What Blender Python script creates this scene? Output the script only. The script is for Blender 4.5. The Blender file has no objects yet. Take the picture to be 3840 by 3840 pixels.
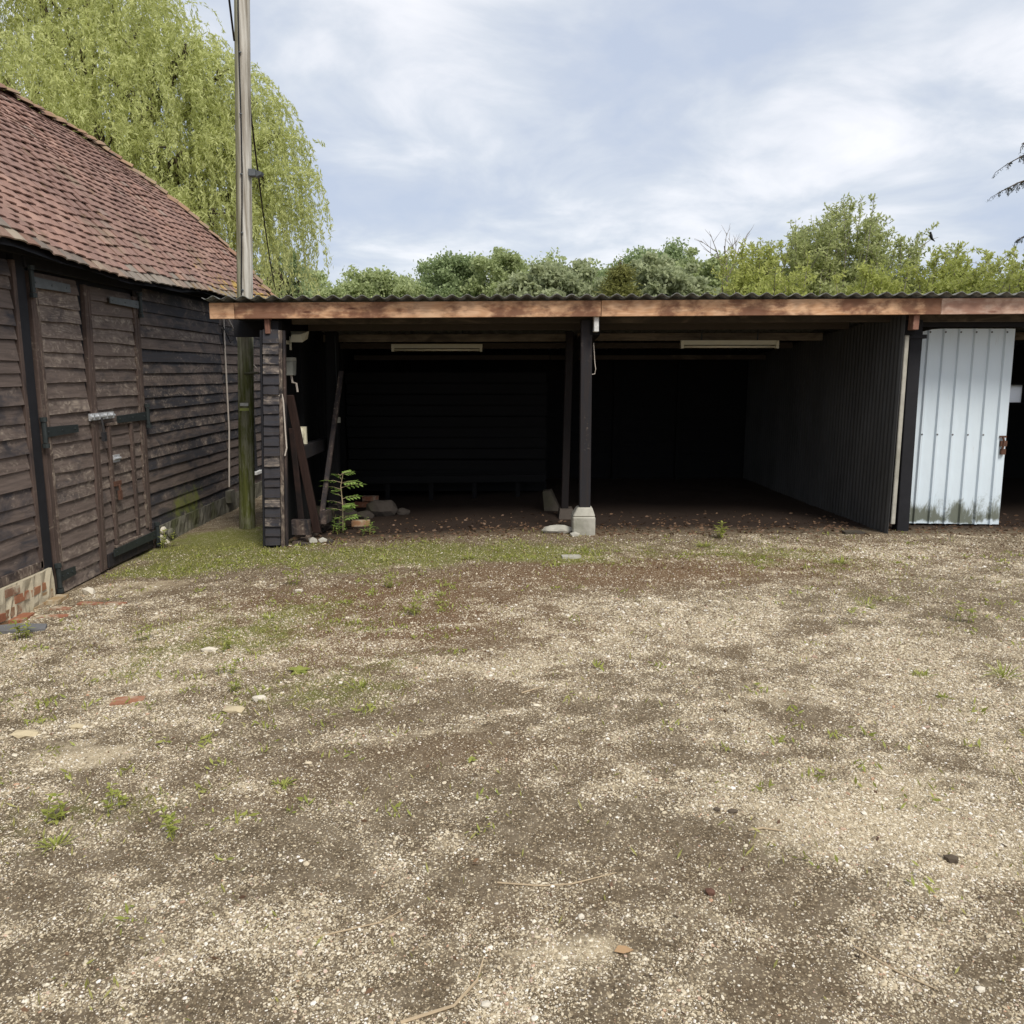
import bpy, math, random
import numpy as np
from mathutils import Matrix, Vector
R = math.radians
rng = np.random.default_rng(11)
random.seed(5)
scene = bpy.context.scene
col = scene.collection

# ------------------------------------------------------------------ camera, sky, sun, exposure
cam = bpy.data.cameras.new('camera')
cam.lens = 28.125; cam.sensor_width = 36; cam.sensor_fit = 'HORIZONTAL'
cam.clip_start = 0.05; cam.clip_end = 3000
camo = bpy.data.objects.new('camera', cam); col.objects.link(camo)
camo.location = (0, 0, 1.7); camo.rotation_euler = (R(80), 0, 0)
scene.camera = camo

world = bpy.data.worlds.new('World'); scene.world = world; world.use_nodes = True
wt = world.node_tree; wt.nodes.clear()
def wn(t, **k):
    n = wt.nodes.new(t)
    for a, b in k.items(): setattr(n, a, b)
    return n
def wmath(op, a, b=None, clamp=False):
    n = wn('ShaderNodeMath', operation=op); n.use_clamp = clamp
    for i, v in enumerate((a, b)):
        if v is None: continue
        if isinstance(v, (int, float)): n.inputs[i].default_value = v
        else: wt.links.new(v, n.inputs[i])
    return n.outputs[0]
sky = wn('ShaderNodeTexSky', sky_type='NISHITA'); sky.sun_disc = False
sky.sun_elevation = R(52); sky.sun_rotation = R(150)
tc = wn('ShaderNodeTexCoord'); sep = wn('ShaderNodeSeparateXYZ'); wt.links.new(tc.outputs['Generated'], sep.inputs[0])
zc = wmath('ADD', wmath('MAXIMUM', sep.outputs[2], 0.0), 0.22)
comb = wn('ShaderNodeCombineXYZ')
wt.links.new(wmath('DIVIDE', sep.outputs[0], zc), comb.inputs[0])
wt.links.new(wmath('DIVIDE', sep.outputs[1], zc), comb.inputs[1])
def wnoise(scale, detail, rough, off, dist=0.0):
    mp = wn('ShaderNodeMapping'); mp.inputs['Location'].default_value = off
    wt.links.new(comb.outputs[0], mp.inputs[0])
    n = wn('ShaderNodeTexNoise'); n.inputs['Scale'].default_value = scale; n.inputs['Detail'].default_value = detail
    n.inputs['Roughness'].default_value = rough; n.inputs['Distortion'].default_value = dist
    wt.links.new(mp.outputs[0], n.inputs['Vector']); return n.outputs[0]
n1 = wnoise(0.95, 4, 0.5, (7.4, 3.9, 0), 0.25)
n2 = wnoise(2.7, 6, 0.55, (0.4, 5.2, 2), 0.35)
mixn = wmath('ADD', wmath('MULTIPLY', n1, 0.85), wmath('MULTIPLY', n2, 0.82)); mixn = wmath('SUBTRACT', mixn, 0.345)
hz = wmath('MULTIPLY', wmath('SUBTRACT', 1.0, wmath('MULTIPLY', sep.outputs[2], 2.6, True)), 0.16)
fac = wmath('SUBTRACT', mixn, hz)
rmp = wn('ShaderNodeValToRGB'); wt.links.new(fac, rmp.inputs[0])
e = rmp.color_ramp.elements
e[0].position = 0.24; e[0].color = (0.52, 0.585, 0.715, 1)
e[1].position = 0.64; e[1].color = (0.95, 0.95, 0.985, 1)
for p, c in ((0.34, (0.575, 0.63, 0.735, 1)), (0.43, (0.665, 0.71, 0.785, 1)), (0.53, (0.82, 0.84, 0.89, 1))):
    q = e.new(p); q.color = c
sc = wn('ShaderNodeVectorMath', operation='SCALE'); sc.inputs['Scale'].default_value = 5.05
wt.links.new(rmp.outputs[0], sc.inputs[0])
mx = wn('ShaderNodeMix', data_type='RGBA'); mx.inputs[0].default_value = 0.93
wt.links.new(sky.outputs[0], mx.inputs[6]); wt.links.new(sc.outputs[0], mx.inputs[7])
bg = wn('ShaderNodeBackground'); bg.inputs[1].default_value = 0.10
wt.links.new(mx.outputs[2], bg.inputs[0])
wo = wn('ShaderNodeOutputWorld'); wt.links.new(bg.outputs[0], wo.inputs[0])

sun = bpy.data.lights.new('sun', 'SUN'); sun.energy = 1.5; sun.angle = R(20); sun.color = (1.0, 0.95, 0.87)
suno = bpy.data.objects.new('sun', sun); col.objects.link(suno)
suno.rotation_euler = (R(38), 0, R(30)); suno.location = (4, -6, 12)
vs = scene.view_settings
vs.view_transform = 'Standard'; vs.look = 'None'; vs.gamma = 1; vs.use_curve_mapping = False; vs.exposure = 1.1

# ------------------------------------------------------------------ helpers
WM = {}
def link(o, M=None, parent=None):
    col.objects.link(o)
    M = M or Matrix.Identity(4)
    WM[o] = M
    if parent is not None:
        o.parent = parent; o.matrix_basis = WM[parent].inverted() @ M
    else:
        o.matrix_basis = M
    return o
def thing(name, label, cat, loc=(0, 0, 0), group=None):
    o = bpy.data.objects.new(name, None); o.empty_display_size = 0.1
    link(o, Matrix.Translation(loc)); return tag(o, label, cat, group)
def tag(o, label=None, cat=None, group=None, kind=None):
    if label: o['label'] = label
    if cat: o['category'] = cat
    if group: o['group'] = group
    if kind: o['kind'] = kind
    return o
class MB:
    def __init__(s): s.v = []; s.f = []
    def add(s, vs, fs):
        b = len(s.v); s.v += [tuple(p) for p in vs]; s.f += [tuple(i + b for i in f) for f in fs]; return s
    def hexa(s, p):       # 8 points: bottom ring 0-3 counter-clockwise from above, top ring 4-7
        return s.add(p, [(3, 2, 1, 0), (4, 5, 6, 7), (0, 1, 5, 4), (1, 2, 6, 5), (2, 3, 7, 6), (3, 0, 4, 7)])
    def box(s, x0, x1, y0, y1, z0, z1, M=None):
        p = [(x0, y0, z0), (x1, y0, z0), (x1, y1, z0), (x0, y1, z0), (x0, y0, z1), (x1, y0, z1), (x1, y1, z1), (x0, y1, z1)]
        if M is not None: p = [M @ Vector(q) for q in p]
        return s.hexa(p)
    def tube(s, pts, rad, n=8, cap=True):
        pts = [Vector(p) for p in pts]
        if not hasattr(rad, '__len__'): rad = [rad] * len(pts)
        b = len(s.v); up = Vector((0.31, 0.17, 0.93))
        for i, p in enumerate(pts):
            d = (pts[min(i + 1, len(pts) - 1)] - pts[max(i - 1, 0)]).normalized()
            a = d.cross(up)
            if a.length < 0.05: a = d.cross(Vector((1, 0, 0)))
            a.normalize(); c = d.cross(a)
            for k in range(n):
                t = 2 * math.pi * k / n
                s.v.append(tuple(p + (a * math.cos(t) + c * math.sin(t)) * rad[i]))
        for i in range(len(pts) - 1):
            for k in range(n):
                k2 = (k + 1) % n
                s.f.append((b + i * n + k, b + i * n + k2, b + (i + 1) * n + k2, b + (i + 1) * n + k))
        if cap:
            s.f.append(tuple(b + k for k in range(n))[::-1])
            s.f.append(tuple(b + (len(pts) - 1) * n + k for k in range(n)))
        return s
    def blob(s, c, r, sub=1, jit=0.18, seed=0):
        import bmesh
        bm = bmesh.new(); bmesh.ops.create_icosphere(bm, subdivisions=sub, radius=1)
        g = np.random.default_rng(seed)
        vs_ = [(c[0] + v.co.x * r[0] * (1 + g.uniform(-jit, jit)), c[1] + v.co.y * r[1] * (1 + g.uniform(-jit, jit)), c[2] + v.co.z * r[2] * (1 + g.uniform(-jit, jit))) for v in bm.verts]
        fs = [tuple(v.index for v in f.verts) for f in bm.faces]; bm.free()
        return s.add(vs_, fs)
    def mesh(s, name, mat, smooth=False):
        m = bpy.data.meshes.new(name); m.from_pydata(s.v, [], s.f); m.materials.append(mat)
        if smooth: m.polygons.foreach_set('use_smooth', [True] * len(m.polygons))
        m.update(); return m
def obj(name, mb, mat, parent=None, M=None, color=None, smooth=False, bevel=0):
    """mb holds world coordinates when M is None; the object's origin then sits at its parent"""
    me = mb.mesh(name, mat, smooth) if isinstance(mb, MB) else mb
    o = bpy.data.objects.new(name, me)
    if color: o.color = color
    if M is None and parent is not None: M = Matrix.Identity(4)
    link(o, M, parent)
    if bevel:
        b = o.modifiers.new('bevel', 'BEVEL'); b.width = bevel; b.segments = 1; b.limit_method = 'ANGLE'
    return o
def centred(name, mb, mat, label=None, cat=None, group=None, color=None, smooth=False, parent=None):
    """a mesh in world coordinates re-based on its own centre bottom"""
    a = np.array(mb.v); c = Vector(((a[:, 0].min() + a[:, 0].max()) / 2, (a[:, 1].min() + a[:, 1].max()) / 2, a[:, 2].min()))
    mb.v = [tuple(Vector(p) - c) for p in mb.v]
    o = obj(name, mb, mat, parent, Matrix.Translation(c), color, smooth)
    return tag(o, label, cat, group)
def np_mesh(name, V, Q, mat, smooth=False):
    V = np.asarray(V, np.float32).reshape(-1, 3); Q = np.asarray(Q, np.int32); n, k = Q.shape
    m = bpy.data.meshes.new(name)
    m.vertices.add(len(V)); m.vertices.foreach_set('co', V.ravel())
    m.loops.add(n * k); m.loops.foreach_set('vertex_index', Q.ravel())
    m.polygons.add(n); m.polygons.foreach_set('loop_start', np.arange(0, n * k, k, dtype=np.int32))
    m.materials.append(mat); m.update(calc_edges=True)
    if smooth: m.polygons.foreach_set('use_smooth', np.ones(n, bool))
    return m

# value noise in numpy
def vnoise(x, y, seed=0):
    xi = np.floor(x).astype(np.int64); yi = np.floor(y).astype(np.int64); xf = x - xi; yf = y - yi
    def h(a, b):
        n = (a * 374761393 + b * 668265263 + seed * 974711) & 0xffffffff
        n = ((n ^ (n >> 13)) * 1274126177) & 0xffffffff
        return ((n ^ (n >> 16)) & 0xffff) / 65535.0
    u = xf * xf * (3 - 2 * xf); v = yf * yf * (3 - 2 * yf)
    return (h(xi, yi) * (1 - u) + h(xi + 1, yi) * u) * (1 - v) + (h(xi, yi + 1) * (1 - u) + h(xi + 1, yi + 1) * u) * v
def fbm(x, y, s, seed=0, o=4):
    x = np.asarray(x, float); y = np.asarray(y, float); a = 0.5; t = 0; w = 0
    for i in range(o):
        t = t + a * vnoise(x * s, y * s, seed + i * 17); w += a; a *= 0.55; s *= 2.03
    return t / w
def gz(x, y):
    x = np.asarray(x, float); y = np.asarray(y, float)
    base = -0.05 * (np.sqrt(x * x + 0.16) - x) / 2 * np.where(x < -6, 6 / np.maximum(-x, 6), 1)
    near = np.exp(-((x / 14) ** 2 + ((y - 6) / 14) ** 2))
    return base + near * (0.035 * (fbm(x, y, 0.9, 3, 3) - 0.5) + 0.02 * (fbm(x, y, 5.0, 9, 3) - 0.5))
def g1(x, y): return float(gz(x, y))

# ------------------------------------------------------------------ materials
class NT:
    def __init__(s, name):
        s.m = bpy.data.materials.new(name); s.m.use_nodes = True; s.t = s.m.node_tree
        s.b = s.t.nodes['Principled BSDF']; s.out = s.t.nodes['Material Output']
    def n(s, t, **k):
        q = s.t.nodes.new(t)
        for a, b in k.items(): setattr(q, a, b)
        return q
    def l(s, a, b): s.t.links.new(a, b)
    def set(s, sock, v):
        if isinstance(v, (int, float)): sock.default_value = v
        elif isinstance(v, (tuple, list)): sock.default_value = tuple(v) + ((1,) if len(v) == 3 and sock.type == 'RGBA' else ())
        else: s.l(v, sock)
    def math(s, op, a, b=None, c=None, clamp=False):
        q = s.n('ShaderNodeMath', operation=op); q.use_clamp = clamp
        for i, v in enumerate((a, b, c)):
            if v is not None: s.set(q.inputs[i], v)
        return q.outputs[0]
    def mix(s, f, a, b, blend='MIX'):
        q = s.n('ShaderNodeMix', data_type='RGBA', blend_type=blend); s.set(q.inputs[0], f); s.set(q.inputs[6], a); s.set(q.inputs[7], b); return q.outputs[2]
    def step(s, v, lo, hi):
        q = s.n('ShaderNodeMapRange', interpolation_type='SMOOTHSTEP'); s.set(q.inputs[0], v); s.set(q.inputs[1], lo); s.set(q.inputs[2], hi); return q.outputs[0]
    def coord(s, kind='Object', scale=(1, 1, 1), rand=0.0):
        if kind == 'Position': v = s.n('ShaderNodeNewGeometry').outputs['Position']
        else: v = s.n('ShaderNodeTexCoord').outputs[kind]
        if rand:
            oi = s.n('ShaderNodeObjectInfo').outputs['Random']
            w = s.n('ShaderNodeVectorMath', operation='ADD'); s.l(v, w.inputs[0]); s.l(s.math('MULTIPLY', oi, rand), w.inputs[1]); v = w.outputs[0]
        mp = s.n('ShaderNodeMapping'); s.l(v, mp.inputs[0]); mp.inputs['Scale'].default_value = scale
        return mp.outputs[0]
    def noise(s, vec, scale=1, detail=5, rough=0.55, dist=0):
        q = s.n('ShaderNodeTexNoise'); s.l(vec, q.inputs['Vector'])
        q.inputs['Scale'].default_value = scale; q.inputs['Detail'].default_value = detail; q.inputs['Roughness'].default_value = rough; q.inputs['Distortion'].default_value = dist
        return q.outputs[0]
    def vor(s, vec, scale, feature='F1', rnd=1.0):
        q = s.n('ShaderNodeTexVoronoi', feature=feature); s.l(vec, q.inputs['Vector']); q.inputs['Scale'].default_value = scale; q.inputs['Randomness'].default_value = rnd; return q
    def ramp(s, f, stops):
        q = s.n('ShaderNodeValToRGB'); s.set(q.inputs[0], f); el = q.color_ramp.elements
        el[0].position, el[0].color = stops[0][0], tuple(stops[0][1]) + (1,)
        el[1].position, el[1].color = stops[-1][0], tuple(stops[-1][1]) + (1,)
        for p, c in stops[1:-1]: a = el.new(p); a.color = tuple(c) + (1,)
        return q.outputs[0]
    def bump(s, h, strength=0.4, dist=0.01):
        q = s.n('ShaderNodeBump'); s.l(h, q.inputs['Height']); q.inputs['Strength'].default_value = strength; q.inputs['Distance'].default_value = dist
        s.l(q.outputs[0], s.b.inputs['Normal'])
    def done(s, colr, rough=0.85, spec=0.3):
        s.set(s.b.inputs['Base Color'], colr); s.set(s.b.inputs['Roughness'], rough); s.b.inputs['Specular IOR Level'].default_value = spec
        return s.m
def plain(name, c, rough=0.8, metal=0, var=0.25, scale=14, spec=0.3):
    k = NT(name); n = k.noise(k.coord('Object', rand=31), scale, 5, 0.6)
    f = k.math('ADD', 1 - var, k.math('MULTIPLY', n, 2 * var))
    q = k.n('ShaderNodeVectorMath', operation='SCALE'); k.set(q.inputs[0], c[:3]); k.l(f, q.inputs['Scale'])
    k.b.inputs['Metallic'].default_value = metal; k.bump(n, 0.25, 0.004)
    return k.done(q.outputs[0], rough, spec)
def wood(name, black, brown, pale, axis=0, moss=False):
    """weathered boards: object colour r = wear, g = brown against black, b = moss"""
    k = NT(name)
    sc1 = [16, 16, 16]; sc1[axis] = 1.1
    sc2 = [5, 5, 5]; sc2[axis] = 1.3
    oc = k.n('ShaderNodeObjectInfo'); sp = k.n('ShaderNodeSeparateColor'); k.l(oc.outputs['Color'], sp.inputs[0])
    wear, tone, mos = sp.outputs[0], sp.outputs[1], sp.outputs[2]
    fine = k.noise(k.coord('Object', sc1, 53), 2.6, 6, 0.65)
    big = k.noise(k.coord('Object', sc2, 37), 1.0, 3, 0.5, 0.6)
    patch = k.noise(k.coord('Object', [1.4 if i == axis else 3.4 for i in range(3)], 71), 1.7, 6, 0.62, 0.9)
    spots = k.noise(k.coord('Object', (5, 7, 7), 19), 2.4, 4, 0.6, 1.2)
    rings = k.math('SINE', k.math('MULTIPLY', big, 75))
    rings = k.math('MULTIPLY_ADD', rings, 0.5, 0.5)
    f1 = k.step(k.math('ADD', patch, k.math('MULTIPLY', k.math('SUBTRACT', tone, 0.5), 0.75)), 0.30, 0.62)
    c = k.mix(f1, black, brown)
    c = k.mix(k.math('MULTIPLY', k.step(fine, 0.35, 0.7), 0.55), c, tuple(v * 0.35 for v in brown))
    pm = k.math('ADD', k.math('ADD', k.math('MULTIPLY', spots, 0.62), k.math('MULTIPLY', patch, 0.38)), k.math('MULTIPLY', k.math('SUBTRACT', wear, 0.5), 0.42))
    pm = k.step(pm, 0.50, 0.70)
    gr = k.math('MULTIPLY', pm, k.math('ADD', 0.14, k.math('MULTIPLY', k.math('MULTIPLY', rings, k.step(fine, 0.3, 0.62)), 0.75)), clamp=True)
    c = k.mix(gr, c, pale)
    if moss:
        pos = k.n('ShaderNodeNewGeometry').outputs['Position']
        d = k.n('ShaderNodeVectorMath', operation='SUBTRACT'); k.l(pos, d.inputs[0]); d.inputs[1].default_value = (-3.88, 9.42, 0.12)
        d2 = k.n('ShaderNodeVectorMath', operation='MULTIPLY'); k.l(d.outputs[0], d2.inputs[0]); d2.inputs[1].default_value = (0, 1.0, 2.1)
        ln = k.n('ShaderNodeVectorMath', operation='LENGTH'); k.l(d2.outputs[0], ln.inputs[0])
        mn = k.noise(k.coord('Position'), 5.5, 5, 0.65)
        mn3 = k.noise(k.coord('Position', (1, 1.0, 0.6)), 9.0, 6, 0.75)
        m = k.step(k.math('SUBTRACT', k.math('ADD', k.math('MULTIPLY', mn, 1.5), k.math('MULTIPLY', mn3, 0.9)), k.math('ADD', ln.outputs['Value'], 0.72)), -0.05, 0.45)
        m = k.math('MULTIPLY', m, mos)
        c = k.mix(k.math('MULTIPLY', m, 0.8), c, (0.15, 0.17, 0.03))
        mn2 = k.step(k.noise(k.coord('Position'), 3.0, 6, 0.7), 0.62, 0.75)
        zf = k.n('ShaderNodeSeparateXYZ'); k.l(pos, zf.inputs[0])
        low = k.step(zf.outputs[2], 1.2, 0.2)
        c = k.mix(k.math('MULTIPLY', k.math('MULTIPLY', mn2, low), k.math('MULTIPLY', mos, 0.5)), c, (0.10, 0.12, 0.03))
    k.bump(k.math('ADD', k.math('MULTIPLY', fine, 0.7), k.math('MULTIPLY', rings, 0.15)), 0.55, 0.006)
    return k.done(c, 0.8, 0.25)
def leafmat(name, a, b, trans=0.35):
    k = NT(name)
    r = k.n('ShaderNodeNewGeometry').outputs['Random Per Island']
    big = k.noise(k.coord('Object'), 0.7, 3, 0.5)
    f = k.math('ADD', k.math('MULTIPLY', r, 0.6), k.math('MULTIPLY', big, 0.5), clamp=True)
    c = k.mix(f, a, b)
    k.set(k.b.inputs['Base Color'], c); k.b.inputs['Roughness'].default_value = 0.55; k.b.inputs['Specular IOR Level'].default_value = 0.25
    tr = k.n('ShaderNodeBsdfTranslucent'); k.l(c, tr.inputs[0])
    ms = k.n('ShaderNodeMixShader'); ms.inputs[0].default_value = trans
    k.l(k.b.outputs[0], ms.inputs[1]); k.l(tr.outputs[0], ms.inputs[2]); k.l(ms.outputs[0], k.out.inputs['Surface'])
    return k.m

M_board = wood('weatherboard', (0.040, 0.040, 0.047), (0.150, 0.115, 0.098), (0.37, 0.305, 0.245), 0, True)
M_post = wood('dark_post', (0.022, 0.021, 0.024), (0.10, 0.070, 0.058), (0.34, 0.28, 0.22), 2)
M_black = plain('tarred_timber', (0.014, 0.014, 0.017), 0.75, var=0.5, scale=9)
M_brownpost = wood('red_brown_post', (0.010, 0.008, 0.008), (0.034, 0.018, 0.014), (0.12, 0.08, 0.06), 2)
M_inner = plain('shade_dark_boards', (0.004, 0.0038, 0.0042), 0.9, var=0.5, scale=4)  # dark boards, the bays' deep shade put into the near-black colour
M_beam = wood('inner_beam', (0.06, 0.048, 0.038), (0.18, 0.145, 0.105), (0.28, 0.23, 0.17), 0)
M_iron = plain('painted_iron', (0.035, 0.042, 0.042), 0.55, 0.3, 0.4, 20)
M_ironlit = plain('lit_strap_iron', (0.12, 0.13, 0.135), 0.55, 0.2, 0.35, 18)  # lighter copy of the iron: light on the top straps put into colour
M_zinc = plain('galvanised_zinc', (0.62, 0.63, 0.64), 0.4, 0.5, 0.2, 40)
M_padlock = plain('dull_steel', (0.12, 0.12, 0.13), 0.35, 0.8, 0.2, 40)
M_whitepaint = plain('peeling_white_paint', (0.62, 0.62, 0.60), 0.7, 0, 0.45, 40)
M_cream = plain('aged_cream_enamel', (0.62, 0.58, 0.44), 0.5, 0, 0.1, 10)
M_conduit = plain('pale_conduit', (0.50, 0.44, 0.38), 0.6, 0, 0.2, 10)
M_cable = plain('black_cable', (0.012, 0.012, 0.012), 0.5)
M_rust = plain('rusty_steel', (0.12, 0.06, 0.04), 0.8, 0.2, 0.5, 30)

def mk_concrete(name, c, moss=0.5):
    k = NT(name); v = k.coord('Object', rand=13)
    n = k.noise(v, 9, 8, 0.65); n2 = k.noise(v, 2.2, 4, 0.6)
    cc = k.mix(n, tuple(x * 0.55 for x in c), tuple(min(1, x * 1.3) for x in c))
    cc = k.mix(k.math('MULTIPLY', k.step(n2, 0.48, 0.66), moss), cc, (0.07, 0.075, 0.03))
    k.bump(n, 0.6, 0.012); return k.done(cc, 0.92, 0.2)
M_conc = mk_concrete('cast_concrete', (0.44, 0.42, 0.36), 0.35)
M_stone = mk_concrete('mossy_plinth_stone', (0.16, 0.15, 0.12), 0.85)
M_rock = mk_concrete('rubble_rock', (0.075, 0.062, 0.052), 0.3)
M_palerock = mk_concrete('pale_rock', (0.66, 0.60, 0.49), 0.08)
M_yelrock = mk_concrete('yellow_stone', (0.55, 0.46, 0.30), 0.08)
M_mortar = mk_concrete('lime_render', (0.50, 0.44, 0.32), 0.45)
M_slate = mk_concrete('grey_slate', (0.17, 0.17, 0.175), 0.1)

def mk_brick(name, stops):
    k = NT(name); v = k.coord('Object', rand=23)
    r = k.n('ShaderNodeObjectInfo').outputs['Random']
    c = k.ramp(r, stops); n = k.noise(v, 22, 7, 0.7); n2 = k.noise(v, 7, 5, 0.6)
    c = k.mix(k.math('MULTIPLY', n, 0.5), c, (0.10, 0.05, 0.035)); c = k.mix(k.step(n2, 0.46, 0.66), c, (0.48, 0.42, 0.31))
    k.bump(n, 0.6, 0.006); return k.done(c, 0.92, 0.2)
M_brick = mk_brick('old_brick', ((0, (0.30, 0.12, 0.065)), (0.4, (0.38, 0.16, 0.085)), (0.7, (0.42, 0.30, 0.15)), (1, (0.22, 0.10, 0.07))))
M_shard = mk_brick('red_tile_shard', ((0, (0.34, 0.14, 0.08)), (1, (0.40, 0.20, 0.115))))

def mk_tile(name, grey=False):
    k = NT(name)
    isl = k.n('ShaderNodeNewGeometry').outputs['Random Per Island']; oi = k.n('ShaderNodeObjectInfo').outputs['Random']
    r = k.math('FRACT', k.math('ADD', isl, k.math('MULTIPLY', oi, 7.31)))
    pos = k.coord('Position')
    big = k.noise(pos, 1.1, 4, 0.6); fine = k.noise(pos, 26, 6, 0.7); mid = k.noise(pos, 5.5, 5, 0.6)
    if grey:
        c = k.ramp(r, ((0, (0.15, 0.125, 0.105)), (0.4, (0.26, 0.23, 0.19)), (0.7, (0.20, 0.12, 0.09)), (1, (0.34, 0.29, 0.22))))
    else:
        c = k.ramp(r, ((0, (0.25, 0.150, 0.120)), (0.3, (0.295, 0.178, 0.140)), (0.55, (0.34, 0.205, 0.160)), (0.8, (0.27, 0.165, 0.135)), (0.95, (0.41, 0.26, 0.20)), (1, (0.29, 0.23, 0.19))))
        c = k.mix(k.math('MULTIPLY', k.step(big, 0.36, 0.62), 0.55), c, (0.165, 0.105, 0.092))
        c = k.mix(k.math('MULTIPLY', k.step(k.noise(pos, 0.8, 6, 0.7), 0.56, 0.66), 0.45), c, (0.20, 0.19, 0.12))
    c = k.mix(k.math('MULTIPLY', k.step(fine, 0.45, 0.75), 0.35), c, (0.42, 0.29, 0.235))
    c = k.mix(k.math('MULTIPLY', k.step(mid, 0.56, 0.68), 0.5), c, (0.09, 0.055, 0.045))
    sp = k.n('ShaderNodeSeparateXYZ'); k.l(k.n('ShaderNodeNewGeometry').outputs['Position'], sp.inputs[0])
    # lichen gathers towards the far foot of the slope and in small dots elsewhere
    lz = k.math('MULTIPLY', k.step(sp.outputs[2], 3.25, 2.65), k.step(sp.outputs[1], 8.5, 11.5))
    lm = k.step(k.math('ADD', mid, k.math('MULTIPLY', lz, 0.16)), 0.62, 0.72)
    lm = k.math('MULTIPLY', lm, k.math('ADD', 0.12, lz))
    c = k.mix(lm, c, (0.50, 0.34, 0.09))
    k.bump(fine, 0.5, 0.006); return k.done(c, 0.9, 0.2)
M_tile = mk_tile('clay_tile'); M_tilegrey = mk_tile('weathered_eaves_tile', True)
def mk_hip():
    k = NT('hip_tile_clay'); pos = k.coord('Position'); r = k.n('ShaderNodeObjectInfo').outputs['Random']
    c = k.ramp(r, ((0, (0.22, 0.13, 0.095)), (0.5, (0.31, 0.185, 0.12)), (1, (0.27, 0.20, 0.14))))
    n = k.noise(pos, 9, 6, 0.65); c = k.mix(k.step(n, 0.5, 0.68), c, (0.33, 0.24, 0.12)); c = k.mix(k.step(n, 0.46, 0.32), c, (0.16, 0.13, 0.10))
    k.bump(n, 0.5, 0.01); return k.done(c, 0.9, 0.2)
M_hip = mk_hip()

def mk_fascia(name, a, b, stain):
    k = NT(name); v = k.coord('Object', (1.0, 14, 14), 41); f = k.noise(v, 2.2, 6, 0.6); big = k.noise(k.coord('Object', (1.3, 4, 4), 29), 1.0, 3, 0.5, 0.8)
    rings = k.math('MULTIPLY_ADD', k.math('SINE', k.math('MULTIPLY', big, 70)), 0.5, 0.5)
    c = k.mix(k.math('ADD', k.math('MULTIPLY', k.step(f, 0.28, 0.72), 0.65), k.math('MULTIPLY', rings, 0.35)), a, b)
    kn = k.vor(k.coord('Object', (2.2, 9, 9), 17), 1.0)
    c = k.mix(k.step(kn.outputs['Distance'], 0.16, 0.05), c, (0.09, 0.035, 0.02))
    st = k.noise(k.coord('Object', (1.1, 1.1, 1.1), 61), 1.2, 4, 0.6); stz = k.noise(k.coord('Object', (5, 1, 9), 77), 1.3, 5, 0.65)
    c = k.mix(k.math('MULTIPLY', k.step(k.math('ADD', k.math('MULTIPLY', st, 0.6), k.math('MULTIPLY', stz, 0.4)), 0.44, 0.58), 0.85), c, stain)
    c = k.mix(k.math('MULTIPLY', k.step(st, 0.48, 0.30), 0.3), c, (0.60, 0.47, 0.36))
    k.bump(f, 0.35, 0.004); return k.done(c, 0.75, 0.3)
M_fascia = mk_fascia('fresh_softwood', (0.48, 0.25, 0.125), (0.74, 0.48, 0.295), (0.14, 0.058, 0.035))
M_fascia2 = mk_fascia('pale_softwood', (0.50, 0.32, 0.23), (0.66, 0.50, 0.40), (0.32, 0.17, 0.12))
M_dullplastic = plain('dull_plastic', (0.30, 0.30, 0.27), 0.6, 0, 0.25, 12)  # white plastic toned down to an even grey
M_stub = wood('rafter_stub', (0.10, 0.045, 0.03), (0.24, 0.12, 0.085), (0.42, 0.28, 0.2), 2)

def mk_sheet():
    k = NT('fibre_cement_sheet'); pos = k.coord('Position'); n = k.noise(pos, 3, 6, 0.7); n2 = k.noise(pos, 21, 5, 0.7)
    c = k.mix(n, (0.09, 0.092, 0.09), (0.26, 0.26, 0.245)); c = k.mix(k.step(n2, 0.5, 0.62), c, (0.075, 0.08, 0.06))
    k.bump(n2, 0.4, 0.006); return k.done(c, 0.9, 0.2)
M_sheet = mk_sheet()
def mk_tin():
    k = NT('dull_corrugated_iron'); pos = k.coord('Position', (1, 1, 0.5)); n = k.noise(pos, 2.2, 6, 0.65); n2 = k.noise(k.coord('Position', (6, 6, 0.8)), 2.5, 6, 0.65)
    c = k.mix(n, (0.016, 0.017, 0.021), (0.11, 0.115, 0.12)); c = k.mix(k.math('MULTIPLY', n2, 0.5), c, (0.05, 0.045, 0.03))
    k.b.inputs['Metallic'].default_value = 0.25; k.bump(n2, 0.3, 0.004); return k.done(c, 0.6, 0.4)
M_tin = mk_tin()
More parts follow.
